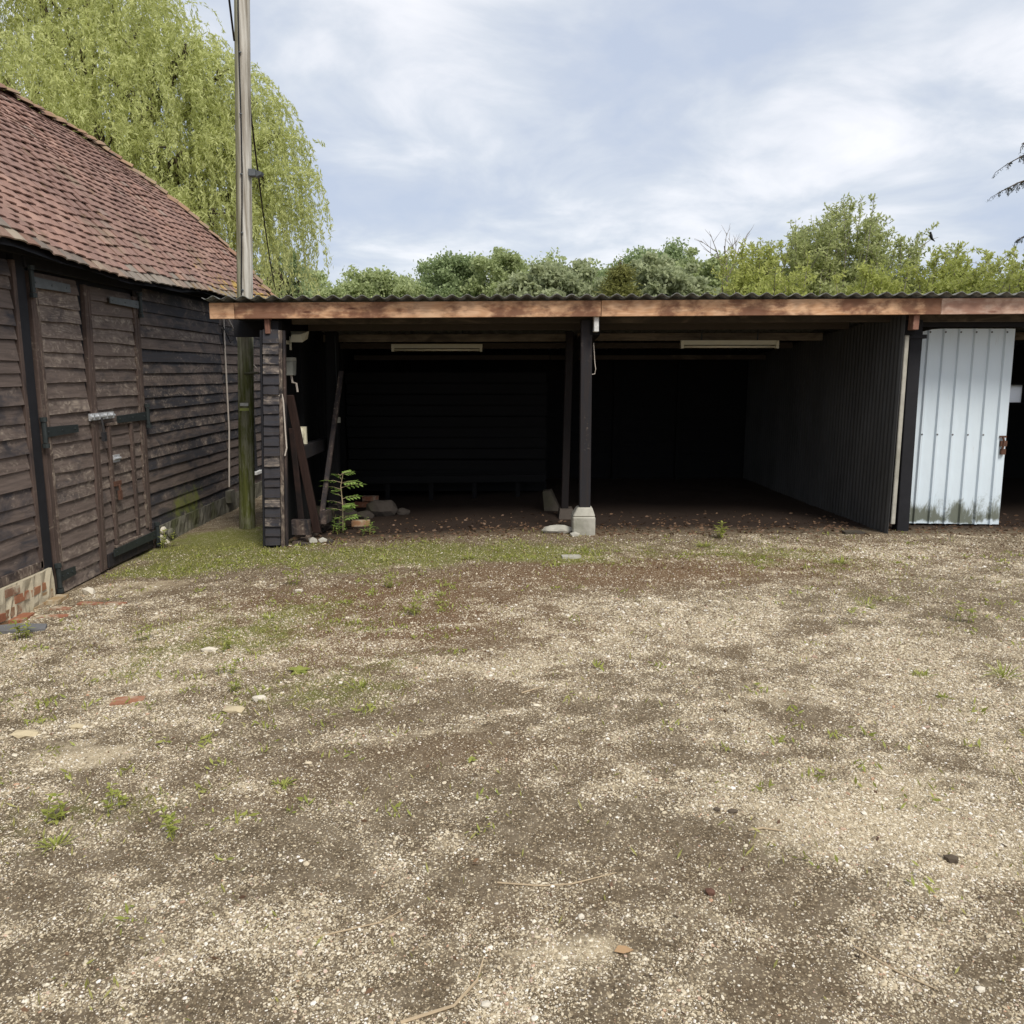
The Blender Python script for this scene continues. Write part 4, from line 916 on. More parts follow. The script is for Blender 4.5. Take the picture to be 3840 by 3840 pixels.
def tree(name, label, x, y, z, r, n, cr, per, L, Wd, mat, seed, group='trees behind the shed', r0=0.25, low=-0.5, shell=0.5, k=12, extra=None):
    zb = g1(x, y)
    t = thing(name, label, 'tree', (x, y, zb), group)
    cl = crown_clumps((x, y, z), r, n, cr, seed, low)
    if extra: cl += extra
    obj('trunk', limbs((x, y, zb - 0.1), (x, y, z + r[2] * 0.3), cl, r0, seed, k), M_bark, t)
    V, Q_ = fill_clumps(cl, per, L, Wd, seed, shell=shell)
    obj('crown', np_mesh('crown', V, Q_, mat), mat, t)
    return t
far = [  # label, x, y, crown centre z, radii, clumps, clump radius, leaves per clump, material
 ('round-headed tree just right of the willow, lowest of the far trees', -12.3, 50, 4.5, (3.2, 2.5, 2.9), 64, .8, 260, M_oak),
 ('far domed green tree standing between two lower crowns', -8.1, 52, 4.9, (3.0, 2.5, 3.2), 66, .8, 260, M_oak),
 ('far tall dark green tree with a rounded top left of the yellowish one', -3.6, 56, 5.6, (3.4, 2.6, 4.1), 84, .85, 280, M_oakdark),
 ('far yellowish green broad tree behind the middle of the fascia', -0.2, 54, 5.5, (3.2, 2.4, 3.8), 74, .8, 280, M_oak),
 ('grey-green bushy tree left of the olive conifer', 2.1, 36, 4.1, (2.9, 1.6, 2.2), 70, .55, 330, M_grey),
 ('tall dark oak behind the conifer, highest of the far trees', 10.2, 60, 6.3, (4.8, 3.0, 4.3), 100, .95, 300, M_oakdark),
 ('grey-green oak between the olive conifer and the light sallows', 7.3, 40, 4.5, (2.6, 1.8, 2.7), 70, .6, 320, M_grey),
 ('small oak at the left edge of the light green sallows', 10.6, 46, 4.9, (2.6, 1.8, 3.2), 60, .7, 300, M_oak),
]
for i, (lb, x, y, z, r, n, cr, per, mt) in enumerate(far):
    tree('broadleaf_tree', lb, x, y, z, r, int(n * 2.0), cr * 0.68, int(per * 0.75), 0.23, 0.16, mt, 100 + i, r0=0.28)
# further dim row that closes the gaps
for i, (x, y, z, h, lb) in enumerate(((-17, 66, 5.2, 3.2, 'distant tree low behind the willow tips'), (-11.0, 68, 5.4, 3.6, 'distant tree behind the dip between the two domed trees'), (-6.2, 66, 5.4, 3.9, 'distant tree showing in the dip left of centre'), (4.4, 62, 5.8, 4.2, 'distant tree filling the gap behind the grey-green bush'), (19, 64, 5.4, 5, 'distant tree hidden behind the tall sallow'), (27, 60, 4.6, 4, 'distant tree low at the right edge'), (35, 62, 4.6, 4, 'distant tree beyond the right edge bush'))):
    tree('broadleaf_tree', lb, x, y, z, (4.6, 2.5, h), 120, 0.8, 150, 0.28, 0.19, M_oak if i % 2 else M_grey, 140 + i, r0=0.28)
# olive conifer
x, y = 4.05, 31.0; zb = g1(x, y); t = thing('conifer_tree', 'broad olive-green conifer rising behind the centre of the roof', 'tree', (x, y, zb), 'trees behind the shed')
g = np.random.default_rng(77); P = []
for i in range(130):
    h = g.random() ** 0.8; a = g.uniform(0, 2 * math.pi); rr = 1.75 * (1 - h) ** 0.75 * g.uniform(0.55, 1.05)
    c = np.array((x + rr * math.cos(a), y + rr * math.sin(a), 1.0 + h * 4.35)); n = 110
    P.append(c + g.normal(size=(n, 3)) * np.array((0.2, 0.2, 0.16)))
C = np.concatenate(P); D = C - np.array((x, y, 0)); D[:, 2] = g.normal(0.25, 0.4, len(C)); D[:, :2] += g.normal(0, .6, (len(C), 2)); V, Q_ = leaves(C, 0.20 * g.uniform(.6, 1.3, len(C)), 0.05, D, seed=6)
obj('trunk', MB().tube([(x, y, zb - .1), (x, y, 3), (x, y, 5.7)], [.2, .13, .03], 8), M_bark, t); obj('crown', np_mesh('crown', V, Q_, M_conif), M_conif, t)
# loose dark tree half hidden by the willow
tree('dark_tree', 'loose dark blue-green tree peeping out at the willow\'s lower right', -6.3, 22.5, 4.0, (0.95, 0.9, 1.35), 46, .24, 62, 0.13, 0.085, M_oakdark, 201, r0=0.12, shell=0.7, k=30)

# sallow bushes at the right
def sallow(label, x, y, r, ztop, seed, mat, shoots, per=200, n=70, ns=0):
    g = np.random.default_rng(seed); zb = g1(x, y); t = thing('sallow_tree', label, 'tree', (x, y, zb), 'light green sallows behind the right bay')
    zc_ = ztop * 0.55; cl = crown_clumps((x, y, zc_), (r, r * 0.8, ztop * 0.42), n, 0.34, seed, -0.7)
    mb = MB(); LC = []; LD = []
    for i in range(5):
        a = g.uniform(0, 6.28); c = Vector(cl[i][0]); mb.tube([(x + .15 * math.cos(a), y + .15 * math.sin(a), zb - .1), Vector((x, y, 1.2)).lerp(c, .4), c], [.07, .05, .02], 6)
    sh = list(shoots)
    for (sx, sz, wob) in shoots:
        for q in range(5): sh.append((sx + g.normal(0, .28), sz - abs(g.normal(0.12, .5)), g.normal(0, .15)))
    for (sx, sz, wob) in sh:
        if sz < zc_ + .4: continue
        b0 = Vector((x + sx * 0.5 + g.normal(0, .1), y + g.normal(0, .3), zc_ + .2)); tip = Vector((x + sx, y + g.normal(0, .45), sz)); m = b0.lerp(tip, .55) + Vector((wob, 0, 0))
        mb.tube([b0, m, m.lerp(tip, .5), tip], [.022, .014, .009, .004], 5)
        segs = [(b0.lerp(m, .4), m), (m, tip)]
        for q in range(9):
            f = g.uniform(.1, .95); p = m.lerp(tip, (f - .4) / .6) if f > .4 else b0.lerp(m, f / .4)
            e = p + Vector((g.normal(0, .2), g.normal(0, .2), g.uniform(.06, .34))); mb.tube([p, e], [.006, .002], 4); segs.append((p, e))
        for a_, b_ in segs:
            m_ = int(12 + 46 * (b_ - a_).length); ff = g.random((m_, 1)) ** .8; c = np.array(a_) * (1 - ff) + np.array(b_) * ff; d = g.normal(size=(m_, 3)); d[:, 2] += .35; LC.append(c + d * .035); LD.append(d)
    obj('trunk', mb, M_deadbark, t); V, Q_ = fill_clumps(cl, per, 0.125, 0.055, seed, shell=0.55)
    if LC:
        C = np.concatenate(LC); V2, Q2 = leaves(C, g.uniform(.07, .13, len(C)), g.uniform(.03, .05, len(C)), np.concatenate(LD), seed=seed + 9); Q_ = np.concatenate([Q_, Q2 + len(V)]); V = np.concatenate([V, V2])
    obj('crown', np_mesh('crown', V, Q_, mat), mat, t)
sallow('light green sallow with dead twigs at the left end of the bushes', 6.1, 21.5, 1.15, 4.3, 301, M_sallow, [(-.3, 4.9, 0), (.2, 5.0, .1), (.5, 4.8, 0)])
sallow('light green sallow left of the tallest one, uneven open top', 7.6, 21.5, 1.3, 4.5, 302, M_sallow2, [(-.6, 5.35, 0), (-.2, 5.2, .1), (.2, 5.2, 0), (.5, 5.3, .1)])
sallow('tallest light green sallow with a thin see-through crown', 8.8, 22.0, 1.6, 4.9, 303, M_sallow2, [(-1.5, 5.3, 0), (-1.1, 5.6, .1), (-.7, 5.85, 0), (-.3, 6.1, .1), (.0, 6.2, 0), (.3, 6.15, -.1), (.7, 5.8, 0), (1.1, 5.6, 0), (1.5, 5.3, 0)], 190, 80)
sallow('light green sallow below the perched bird', 9.8, 21.5, 1.0, 4.4, 304, M_sallow2, [(-.3, 5.2, 0), (.2, 5.1, .1), (.6, 5.2, 0)])
sallow('low light green sallow right of the bird, open top', 10.7, 20.5, 1.0, 3.9, 305, M_sallow, [(-.3, 4.5, 0), (.0, 4.75, .1), (.4, 4.6, 0)])
sallow('rounded yellow-green bush at the right edge above the steel door', 12.0, 20.0, 1.6, 4.4, 306, M_sallow, [(-.5, 4.6, 0), (.6, 4.6, 0), (.9, 4.5, 0)])
sallow('yellow-green bush cut off by the right edge of the picture', 13.9, 20.5, 1.6, 4.4, 309, M_sallow, [(-.9, 4.7, 0), (-.3, 4.7, 0), (.5, 4.6, 0)])
sallow('low yellow-green bush behind the fascia joint by the steel door', 10.4, 18.6, 1.5, 3.8, 310, M_sallow, [(-.4, 4.1, 0), (.6, 4.1, 0)], 220, 56)
sallow('low yellow-green bush in front of the sallows, nearest the roof', 6.0, 18.5, 1.6, 3.85, 307, M_sallow, [(-.4, 4.05, 0), (.5, 4.1, 0)], 230, 60)
sallow('low yellow-green bush below the tallest sallow', 8.3, 18.8, 1.7, 3.8, 308, M_sallow, [(-.4, 4.1, 0), (.6, 4.0, 0)], 230, 60)
# bare dead branches
x, y = 5.75, 22.3; t = thing('dead_tree', 'bare dead branches sticking up left of the sallows', 'tree', (x, y, g1(x, y)))
mb = MB(); g = np.random.default_rng(9)
mb.tube([(x, y, -.1), (x + .1, y, 2.6), (x + .05, y, 4.2)], [.07, .05, .035], 6)
def twig(p, d, L, r, dep):
    q = p + d * L; mb.tube([p, p.lerp(q, .5) + Vector((g.normal(0, .03 * L), 0, 0)), q], [r, r * .75, r * .45], 5)
    if dep:
        for s_ in range(3): twig(p.lerp(q, g.uniform(.45, 1)), (d + Vector((g.normal(0, .55), g.normal(0, .3), .1))).normalized(), L * g.uniform(.45, .7), r * .5, dep - 1)
for dx in (-.45, -.15, .35): twig(Vector((x + .05, y, 4.15)), Vector((dx, 0, 1)).normalized(), .85, .025, 2)
obj('branches', mb, M_deadbark, t)
# perched bird
bx, by, bz = 10.74, 21.4, 5.02
t = thing('bird', 'small dark bird perched on a twig at the top right of the sallows', 'bird', (bx, by, bz))
mb = MB().tube([(bx + .10, by, bz - .05), (bx + .02, by, bz + .01), (bx - .015, by, bz + .08), (bx - .02, by, bz + .13), (bx - .03, by, bz + .175)], [.008, .03, .042, .03, .006], 8); mb.blob((bx - .035, by, bz + .16), (.032, .03, .03), 2, 0); mb.tube([(bx - .06, by, bz + .16), (bx - .10, by, bz + .155)], [.008, .001], 5)
obj('body', mb, M_cable, t, smooth=True); obj('perch', MB().tube([(bx - .7, by, bz - .75), (bx - .35, by, bz - .25), (bx, by, bz), (bx + .18, by, bz + .05)], [.015, .012, .008, .004], 5), M_deadbark, t)

# weeping willow
wx, wy = -9.3, 19.0; zb = g1(wx, wy)
willow = thing('willow_tree', 'large weeping willow with yellow-green hanging curtains behind the barn', 'tree', (wx, wy, zb))
bil = [(-10.1, 18.8, 9.0, 3.1, 480), (-7.9, 18.2, 8.5, 1.15, 150), (-6.75, 17.9, 7.75, 0.9, 110), (-6.0, 18.3, 6.9, 0.85, 100), (-7.2, 17.4, 6.9, 1.3, 190), (-5.55, 17.6, 6.2, 0.85, 110), (-4.95, 17.5, 5.55, 0.7, 90), (-5.2, 18.0, 4.9, 0.8, 90), (-6.5, 16.9, 5.7, 1.1, 150), (-8.0, 16.7, 6.1, 1.3, 190), (-9.6, 16.4, 6.6, 1.9, 320), (-9.0, 18.6, 9.4, 1.8, 250), (-11.8, 18.2, 9.2, 2.6, 340), (-6.0, 16.9, 4.6, 1.0, 150), (-7.2, 16.5, 4.6, 1.1, 150), (-11.9, 16.8, 7.4, 2.0, 240), (-8.6, 16.2, 4.9, 1.3, 190), (-10.6, 18.5, 11.6, 2.3, 190), (-7.0, 19.4, 5.3, 1.8, 200), (-8.6, 17.4, 7.7, 1.2, 150), (-6.75, 18.0, 8.15, .75, 90), (-6.0, 17.9, 7.6, .7, 90), (-5.4, 17.9, 7.1, .55, 70), (-4.85, 17.8, 6.35, .5, 60)]
g = np.random.default_rng(44); LC = []; LD = []
for cx, cy, cz, r, n in bil:
    n = int(n * 0.95); d = g.normal(size=(n, 3)); d[:, 2] = np.abs(d[:, 2]) * 0.9 + 0.05; d /= np.linalg.norm(d, axis=1, keepdims=True)
    q = (g.random(n) ** 0.28)[:, None]; P0 = np.array((cx, cy, cz)) + d * q * r * np.array((1, 1, .8)) * g.uniform(.85, 1.08, (n, 1))
    out = d.copy(); out[:, 2] = 0; out /= np.linalg.norm(out, axis=1, keepdims=True) + 1e-6
    o = g.uniform(.12, .6, n) + .5 * (g.random(n) < .12); Ls = (0.5 + 2.8 * g.random(n) ** 1.3) * (0.8 + 0.12 * r); ph = g.uniform(0, 6.28, n)
    for i in range(n):
        m = int(Ls[i] * 31); s_ = np.sort(g.random(m)) * Ls[i]
        hx = o[i] * (1 - np.exp(-s_ / o[i])); dz = -s_ + 1.25 * hx
        sway = 0.05 * np.sin(s_ * 2.2 + ph[i]) * s_
        p = P0[i] + np.outer(hx, out[i]) + np.outer(sway, (-out[i][1], out[i][0], 0)); p[:, 2] += dz
        p += g.normal(0, .022, (m, 3)); LC.append(p)
        dd = g.normal(0, .42, (m, 3)); dd[:, 2] -= 0.85 - 0.9 * np.exp(-s_ / o[i]); LD.append(dd + np.outer(np.exp(-s_ / o[i]) * .8, out[i]))
C = np.concatenate(LC); D = np.concatenate(LD); keep = C[:, 2] > 0.8; C = C[keep]; D = D[keep]
V, Q_ = leaves(C, g.uniform(.08, .145, len(C)), g.uniform(.020, .034, len(C)), D, seed=45)
obj('crown', np_mesh('crown', V, Q_, M_willow), M_willow, willow)
print('willow leaves', len(C))
mb = MB(); mb.tube([(wx, wy, zb - .2), (wx + .05, wy, 1.5), (wx - .1, wy, 3.5), (wx, wy, 5.5)], [.55, .42, .38, .3], 12)
for cx, cy, cz, r, n in bil:
    s_ = Vector((wx, wy, g.uniform(3.2, 5.4))); c = Vector((cx, cy, cz)); m = s_.lerp(c, .5) + Vector((0, 0, .5))
    mb.tube([s_, s_.lerp(m, .5), m, m.lerp(c, .6) + Vector((0, 0, .1)), c + Vector((0, 0, r * .3))], [.16, .12, .09, .06, .03], 7)
    for q in range(5):
        a = m.lerp(c, g.uniform(.2, 1)); e_ = c + Vector((g.uniform(-.6, .6) * r, g.uniform(-.6, .6) * r, r * g.uniform(0, .45))); mb.tube([a, a.lerp(e_, .5) + Vector((0, 0, .2)), e_], [.04, .025, .01], 5)
obj('trunk', mb, M_bark, willow)

# cedar whose bough tips reach in from the right
x, y = 11.7, 15.5; zb = g1(x, y); t = thing('cedar_tree', 'dark cedar at the right edge with drooping bough tips', 'tree', (x, y, zb))
mb = MB().tube([(x, y, zb - .2), (x + .05, y, 4), (x, y, 9), (x, y, 12)], [.38, .3, .15, .04], 10); g = np.random.default_rng(15); LC = []; LD = []
bough = [(4.25, 2.35, math.pi), (5.1, 2.75, math.pi - .02), (4.95, 2.4, math.pi + .12), (5.6, 2.65, math.pi), (6.0, 2.3, math.pi - .1), (7.4, 2.0, math.pi + .1)] + [(g.uniform(3.5, 11), g.uniform(.9, 2.2), a) for a in np.linspace(-1.6, 1.7, 16)]
for zh, L, a in bough:
    d = Vector((math.cos(a), math.sin(a), 0)); pts = []
    for i in range(9):
        f = i / 8; pts.append(Vector((x, y, zh)) + d * L * f + Vector((0, 0, .30 * math.sin(f * 2.2) - .42 * f ** 3)))
    mb.tube(pts, [.05 * (1 - .85 * i / 8) for i in range(9)], 6)
    for i in range(46):
        f = g.uniform(.12, 1); k_ = int(f * 7.999); p = pts[k_].lerp(pts[k_ + 1], f * 8 - k_ if k_ < 8 else 0); side = Vector((-d.y, d.x, 0)) * g.normal(0, .18)
        ln = g.uniform(.08, .30) * (1.1 - .5 * f); e_ = p + side + d * ln * .35 + Vector((0, 0, -ln))
        mb.tube([p, p.lerp(e_, .5) + d * .03 + side * .2, e_], [.008, .005, .002], 4)
        m = 22; ff = g.random((m, 1)); c = np.array(p) * (1 - ff) + np.array(e_) * ff + g.normal(0, .012, (m, 3)); LC.append(c); dd = g.normal(0, .6, (m, 3)); dd[:, 2] -= .5; LD.append(dd)
obj('trunk', mb, M_bark, t); C = np.concatenate(LC); V, Q_ = leaves(C, .045, .012, np.concatenate(LD), seed=3); obj('crown', np_mesh('crown', V, Q_, M_cedar), M_cedar, t)

# ------------------------------------------------------------------ sapling, weeds, grass
def leaf_on(mb, base, d, L, w, droop=0.25, n=3):
    d = Vector(d).normalized(); s = d.cross(Vector((0, 0, 1)))
    s = s.normalized() if s.length > 1e-3 else Vector((1, 0, 0)); V = []; prof = {3: (0, 1, .75, 0), 2: (0.4, 1, 0)}[n]
    for i, f in enumerate(np.linspace(0, 1, n + 1)):
        p = Vector(base) + d * L * f + Vector((0, 0, -droop * L * f * f)); ww = w / 2 * prof[i] + 0.0005
        V += [p - s * ww, p + s * ww]
    mb.add(V, [(2 * i, 2 * i + 1, 2 * i + 3, 2 * i + 2) for i in range(n)])
def weed(kind, x, y, size, label, seed, mat=None, group='weeds growing in the yard'):
    g = np.random.default_rng(seed); z = g1(x, y); t = thing('grass_tuft' if kind == 'grass' else 'weed', label, 'weed', (x, y, z), group); mb = MB(); st = MB()
    if kind == 'grass':
        for i in range(int(26 + 60 * size)):
            a = g.uniform(0, 6.28); rr = abs(g.normal(0, .28 * size)); h = size * g.uniform(.35, 1)
            leaf_on(mb, (x + rr * math.cos(a), y + rr * math.sin(a) * .7, g1(x, y) - .003), (math.cos(a) * g.uniform(.1, 1.1), math.sin(a) * g.uniform(.1, 1.1), g.uniform(.5, 1)), h, .006 + .010 * size, g.uniform(.1, .7))
        obj('blades', mb, mat or M_weed, t)
    elif kind == 'rosette':
        for i in range(14):
            a = g.uniform(0, 6.28); leaf_on(mb, (x, y, z + .005 + .002 * (i % 4)), (math.cos(a), math.sin(a), g.uniform(.05, .5)), size * g.uniform(.5, 1), size * .35, .3)
        obj('leaves', mb, mat or M_weed, t)
    else:
        for q in range(3 + int(size * 12)):
            a = g.uniform(0, 6.28); sx, sy = x + g.normal(0, .22 * size), y + g.normal(0, .22 * size); h = size * g.uniform(.4, 1); tip = Vector((sx + .25 * h * math.cos(a), sy + .25 * h * math.sin(a), z + h))
            st.tube([(sx, sy, z - .01), Vector((sx, sy, z)).lerp(tip, .5) + Vector((0, 0, .05 * h)), tip], [.0028, .002, .001], 4)
            for i in range(10):
                f = g.uniform(.15, 1); p = Vector((sx, sy, z)).lerp(tip, f); b_ = i * 2.4 + a; leaf_on(mb, p, (math.cos(b_), math.sin(b_), g.uniform(.2, .8)), size * g.uniform(.16, .34), size * .07 + .004, .3)
        obj('leaves', mb, mat or M_weed, t); obj('stems', st, M_weed, t)
for i, (kd, x, y, s_, lb) in enumerate((
 ('herb', -1.82, 6.60, .16, 'leafy weed on bare brown earth right of the barn doors'), ('herb', -1.01, 6.38, .13, 'bright small weed on brown earth left of centre'), ('herb', -.70, 5.60, .16, 'yellow-green weed pair on the reddish earth, below the other two'),
 ('grass', .40, 6.92, .12, 'soft green grass tuft in front of the concrete foot'), ('grass', .70, 7.50, .13, 'green grass patch nearest the concrete foot'), ('herb', 2.23, 8.15, .25, 'tall spindly weed at the mouth of the right bay'),
 ('grass', 2.78, 4.30, .15, 'bright green grass tuft on pale gravel at the right edge'), ('grass', 2.33, 4.34, .09, 'small flat grass tuft left of the bright right-hand tuft'), ('grass', 2.29, 4.01, .05, 'tiny green sprig below the right-hand grass tufts'),
 ('herb', -1.30, 2.79, .13, 'tallest of the weeds at the lower left, with reddish foot'), ('herb', -1.85, 2.97, .15, 'weed at the lower left edge of the picture'), ('herb', -1.62, 3.04, .13, 'bushy weed between the other two at lower left'), ('grass', -1.75, 2.80, .09, 'thin grass sprigs nearest the camera at lower left'),
 ('herb', -2.54, 5.28, .14, 'weed in pale gravel straight out from the barn doors'), ('herb', -1.86, 5.02, .12, 'weed cluster on gravel below the barn door weeds'), ('grass', -1.78, 5.64, .10, 'grass sprigs where pale gravel meets brown earth'), ('herb', -1.70, 4.58, .12, 'upright weed above the pair of pale stones'),
 ('herb', 3.09, 5.30, .16, 'weed sprouting beside the white gravel streak at far right'), ('grass', 2.61, 5.68, .12, 'sparse grass line on gravel before the right bay'), ('grass', 2.95, 7.01, .13, 'yellowing grass tuft in front of the corrugated partition'), ('herb', -3.47, 5.41, .20, 'leafy weed clump beside the loose slab by the barn'),
 ('grass', -.98, 3.18, .07, 'low yellowish grass tuft on the dark earth band'), ('rosette', -1.26, 4.52, .10, 'flat pale green rosette weed on gravel'), ('herb', -1.56, 4.27, .10, 'small weed just above the crumpled white rag'), ('herb', -3.72, 8.52, .22, 'broad-leaved weed at the foot of the barn plinth'), ('rosette', -.18, 3.30, .035, 'tiny bright green seedling in the middle of the dark earth'),
 ('grass', -.85, 4.25, .10, 'grass sprigs left of the white gravel patch'), ('grass', -1.2, 7.35, .12, 'green grass tuft on the mossy strip by the left bay'), ('grass', -.4, 7.25, .11, 'green grass tuft midway along the mossy strip'), ('grass', 1.9, 7.7, .13, 'pale grass tuft beneath the tall spindly weed'), ('grass', -2.0, 7.2, .10, 'green grass tuft in front of the left end column'))):
    weed(kd, x, y, s_, lb, 600 + i)
x, y = -1.93, 8.95; z = g1(x, y); t = thing('sapling', 'young sapling with paired leaflets in the mouth of the left bay', 'sapling', (x, y, z)); st = MB(); mb = MB(); g = np.random.default_rng(4)
st.tube([(x, y, z - .03), (x + .01, y, .2), (x - .005, y, .42), (x + .03, y - .02, .56)], [.008, .006, .005, .003], 6)
for zh, a, L in ((.12, 1.2, .16), (.14, 3.6, .17), (.27, .4, .18), (.30, 2.2, .16), (.46, 3.4, .17), (.45, 5.9, .18), (.50, 1.9, .14), (.05, .3, .15), (.03, 2.6, .16), (.06, 4.6, .13), (.22, 3.0, .20), (.20, 5.6, .14), (.18, .2, .12), (.38, 2.9, .21), (.40, .2, .22), (.36, 4.4, .16), (.55, .9, .16), (.54, 2.6, .08)):
    d = Vector((math.cos(a), math.sin(a) * .6, .25)); b_ = Vector((x, y, zh)); e_ = b_ + d * L + Vector((0, 0, -.02)); st.tube([b_, b_.lerp(e_, .5) + Vector((0, 0, .015)), e_], [.003, .002, .001], 4)
    for f in np.linspace(.3, .95, 4):
        p = b_.lerp(e_, f)
        for s_ in (-1, 1): leaf_on(mb, p, (d.x * .4 + s_ * d.y, d.y * .4 - s_ * d.x * .6, -.25 * s_ + .25), .068, .036, .3)
    leaf_on(mb, e_, d, .075, .038, .3)
obj('stem', st, M_twig, t); obj('leaves', mb, M_sapl, t)
weed('herb', -1.62, 8.72, .20, 'low green plant on litter right of the sapling', 701, M_sapl)
weed('herb', -1.98, 8.80, .22, 'low green leaves at the foot of the sapling', 702, M_sapl)

def scatter(n, x0, x1, y0, y1, dens, seed):
    g = np.random.default_rng(seed); x = g.uniform(x0, x1, n); y = y0 + (y1 - y0) * g.random(n); k_ = g.random(n) < dens(x, y); return x[k_], y[k_], g
# short grass and moss sprigs
x, y, g = scatter(60000, -3.8, 4.6, 1.6, 8.5, lambda a, b: np.clip(f_moss(a, b) * 0.9 + 0.02, 0, 1), 31)
L = g.uniform(.015, .05, len(x)); C = np.stack([x, y, gz(x, y) + L * .35], 1); D = g.normal(size=(len(x), 3)) * .6; D[:, 2] = np.abs(D[:, 2]) + .5
V, Q_ = leaves(C, L, .0045 + .08 * L, D, seed=2); o = obj('short_grass', np_mesh('short_grass', V, Q_, M_grass), M_grass); tag(o, 'short green grass and moss sprigs over the yard', 'grass', kind='stuff')
# low creeping weeds in loose drifts
cx, cy, g = scatter(2600, -3.8, 4.8, 2.2, 8.3, lambda a, b: np.clip(0.10 + 0.55 * f_moss(a, b) + 0.18 * (a < -.3) * (b > 3.2), 0, 1) * (fbm(a, b, 1.8, 211, 3) > 0.47), 35)
m = g.integers(4, 16, len(cx)); X_ = np.repeat(cx, m) + g.normal(0, .035, m.sum()); Y_ = np.repeat(cy, m) + g.normal(0, .035, m.sum()); L = g.uniform(.015, .055, len(X_))
C = np.stack([X_, Y_, gz(X_, Y_) + L * .4], 1); D = g.normal(size=(len(X_), 3)); D[:, 2] = np.abs(D[:, 2]) * .7 + .35
V, Q_ = leaves(C, L, .005 + .16 * L, D, seed=12); o = obj('low_weeds', np_mesh('low_weeds', V, Q_, M_weed), M_weed); tag(o, 'low creeping weeds in loose drifts over the yard', 'weeds', kind='stuff')
# dead leaves
x, y, g = scatter(30000, -2.4, 7.9, 5.6, 11.5, lambda a, b: np.clip(0.55 * np.exp(-((b - 8.45) / .6) ** 2) + 0.30 * np.exp(-((b - 7.0) / .9) ** 2) * f_red(a, b) + 0.03 * (b < 9.6), 0, 1) * np.where(np.abs(a - 3.9) < .1, 0, 1), 33)
x2, y2, _ = scatter(1100, -3.6, 4.8, 1.8, 8.0, lambda a, b: 0.5 + 0 * a, 34); x = np.concatenate([x, x2]); y = np.concatenate([y, y2])
L = g.uniform(.02, .06, len(x)) * np.where(y < 8.2, .55, 1); C = np.stack([x, y, gz(x, y) + .006], 1); D = g.normal(size=(len(x), 3)); D[:, 2] *= .18
V, Q_ = leaves(C, L, L * .5, D, seed=8); o = obj('leaf_litter', np_mesh('leaf_litter', V, Q_, M_litter), M_litter); tag(o, 'dead brown leaves strewn under the shed roof', 'leaves', kind='stuff')

# ------------------------------------------------------------------ gravel: stones instanced on points
def mk_pebble():
    k = NT('gravel_stone'); r = k.n('ShaderNodeObjectInfo').outputs['Random']
    c = k.ramp(r, ((0, (0.16, 0.125, 0.085)), (0.14, (0.33, 0.27, 0.18)), (0.36, (0.49, 0.405, 0.27)), (0.62, (0.65, 0.565, 0.41)), (0.86, (0.76, 0.69, 0.55)), (0.95, (0.86, 0.83, 0.77)), (0.97, (0.52, 0.30, 0.18)), (1, (0.30, 0.28, 0.27))))
    n = k.noise(k.coord('Position'), 160, 3, 0.6); c = k.mix(k.math('MULTIPLY', n, 0.4), c, (0.27, 0.215, 0.145))
    return k.done(c, 0.85, 0.25)
M_peb = mk_pebble()
N = 1200000; g = np.random.default_rng(52)
yy = 1.55 + (8.3 - 1.55) * g.random(N) ** 1.35; xx = (g.random(N) * 2 - 1) * (0.78 * yy + 0.7)
ok = (xx > -3.82) & (g.random(N) < 0.12 + 0.72 * f_gravel(xx, yy) ** 1.3 * (1 - 0.7 * f_moss(xx, yy)) * (1 - 0.35 * f_sand(xx, yy)))
xx, yy = xx[ok], yy[ok]; print('stones', len(xx))
rad = (0.80 + 0.30 * f_gravel(xx, yy)) * np.exp(g.normal(math.log(0.0020), 0.42, len(xx))).clip(0.0012, 0.008) * (1 + 0.16 * (yy - 1.6)); big = g.random(len(xx)) < 0.004; rad[big] *= g.uniform(1.5, 2.4, big.sum())
pm = bpy.data.meshes.new('gravel'); pm.vertices.add(len(xx)); pm.vertices.foreach_set('co', np.stack([xx, yy, gz(xx, yy) + rad * 0.15], 1).astype(np.float32).ravel())
a = pm.attributes.new('rad', 'FLOAT', 'POINT'); a.data.foreach_set('value', rad.astype(np.float32)); pm.materials.append(M_peb)
go = tag(obj('gravel', pm, M_peb), 'loose pale gravel stones over the brown yard', 'gravel', kind='stuff')
nt = bpy.data.node_groups.new('gravel_stones', 'GeometryNodeTree'); nt.interface.new_socket('Geometry', in_out='INPUT', socket_type='NodeSocketGeometry'); nt.interface.new_socket('Geometry', in_out='OUTPUT', socket_type='NodeSocketGeometry')
gi = nt.nodes.new('NodeGroupInput'); gout = nt.nodes.new('NodeGroupOutput'); ico = nt.nodes.new('GeometryNodeMeshIcoSphere'); ico.inputs['Radius'].default_value = 1; ico.inputs['Subdivisions'].default_value = 2
m2p = nt.nodes.new('GeometryNodeMeshToPoints'); nt.links.new(gi.outputs[0], m2p.inputs['Mesh'])
jit = nt.nodes.new('GeometryNodeSetPosition'); rv = nt.nodes.new('FunctionNodeRandomValue'); rv.data_type = 'FLOAT_VECTOR'; rv.inputs[0].default_value = (-.22, -.22, -.22); rv.inputs[1].default_value = (.22, .22, .22)
nt.links.new(ico.outputs[0], jit.inputs['Geometry']); nt.links.new(rv.outputs[0], jit.inputs['Offset'])
sm = nt.nodes.new('GeometryNodeSetMaterial'); sm.inputs['Material'].default_value = M_peb; nt.links.new(jit.outputs[0], sm.inputs['Geometry'])
iop = nt.nodes.new('GeometryNodeInstanceOnPoints'); nt.links.new(m2p.outputs[0], iop.inputs['Points']); nt.links.new(sm.outputs[0], iop.inputs['Instance'])
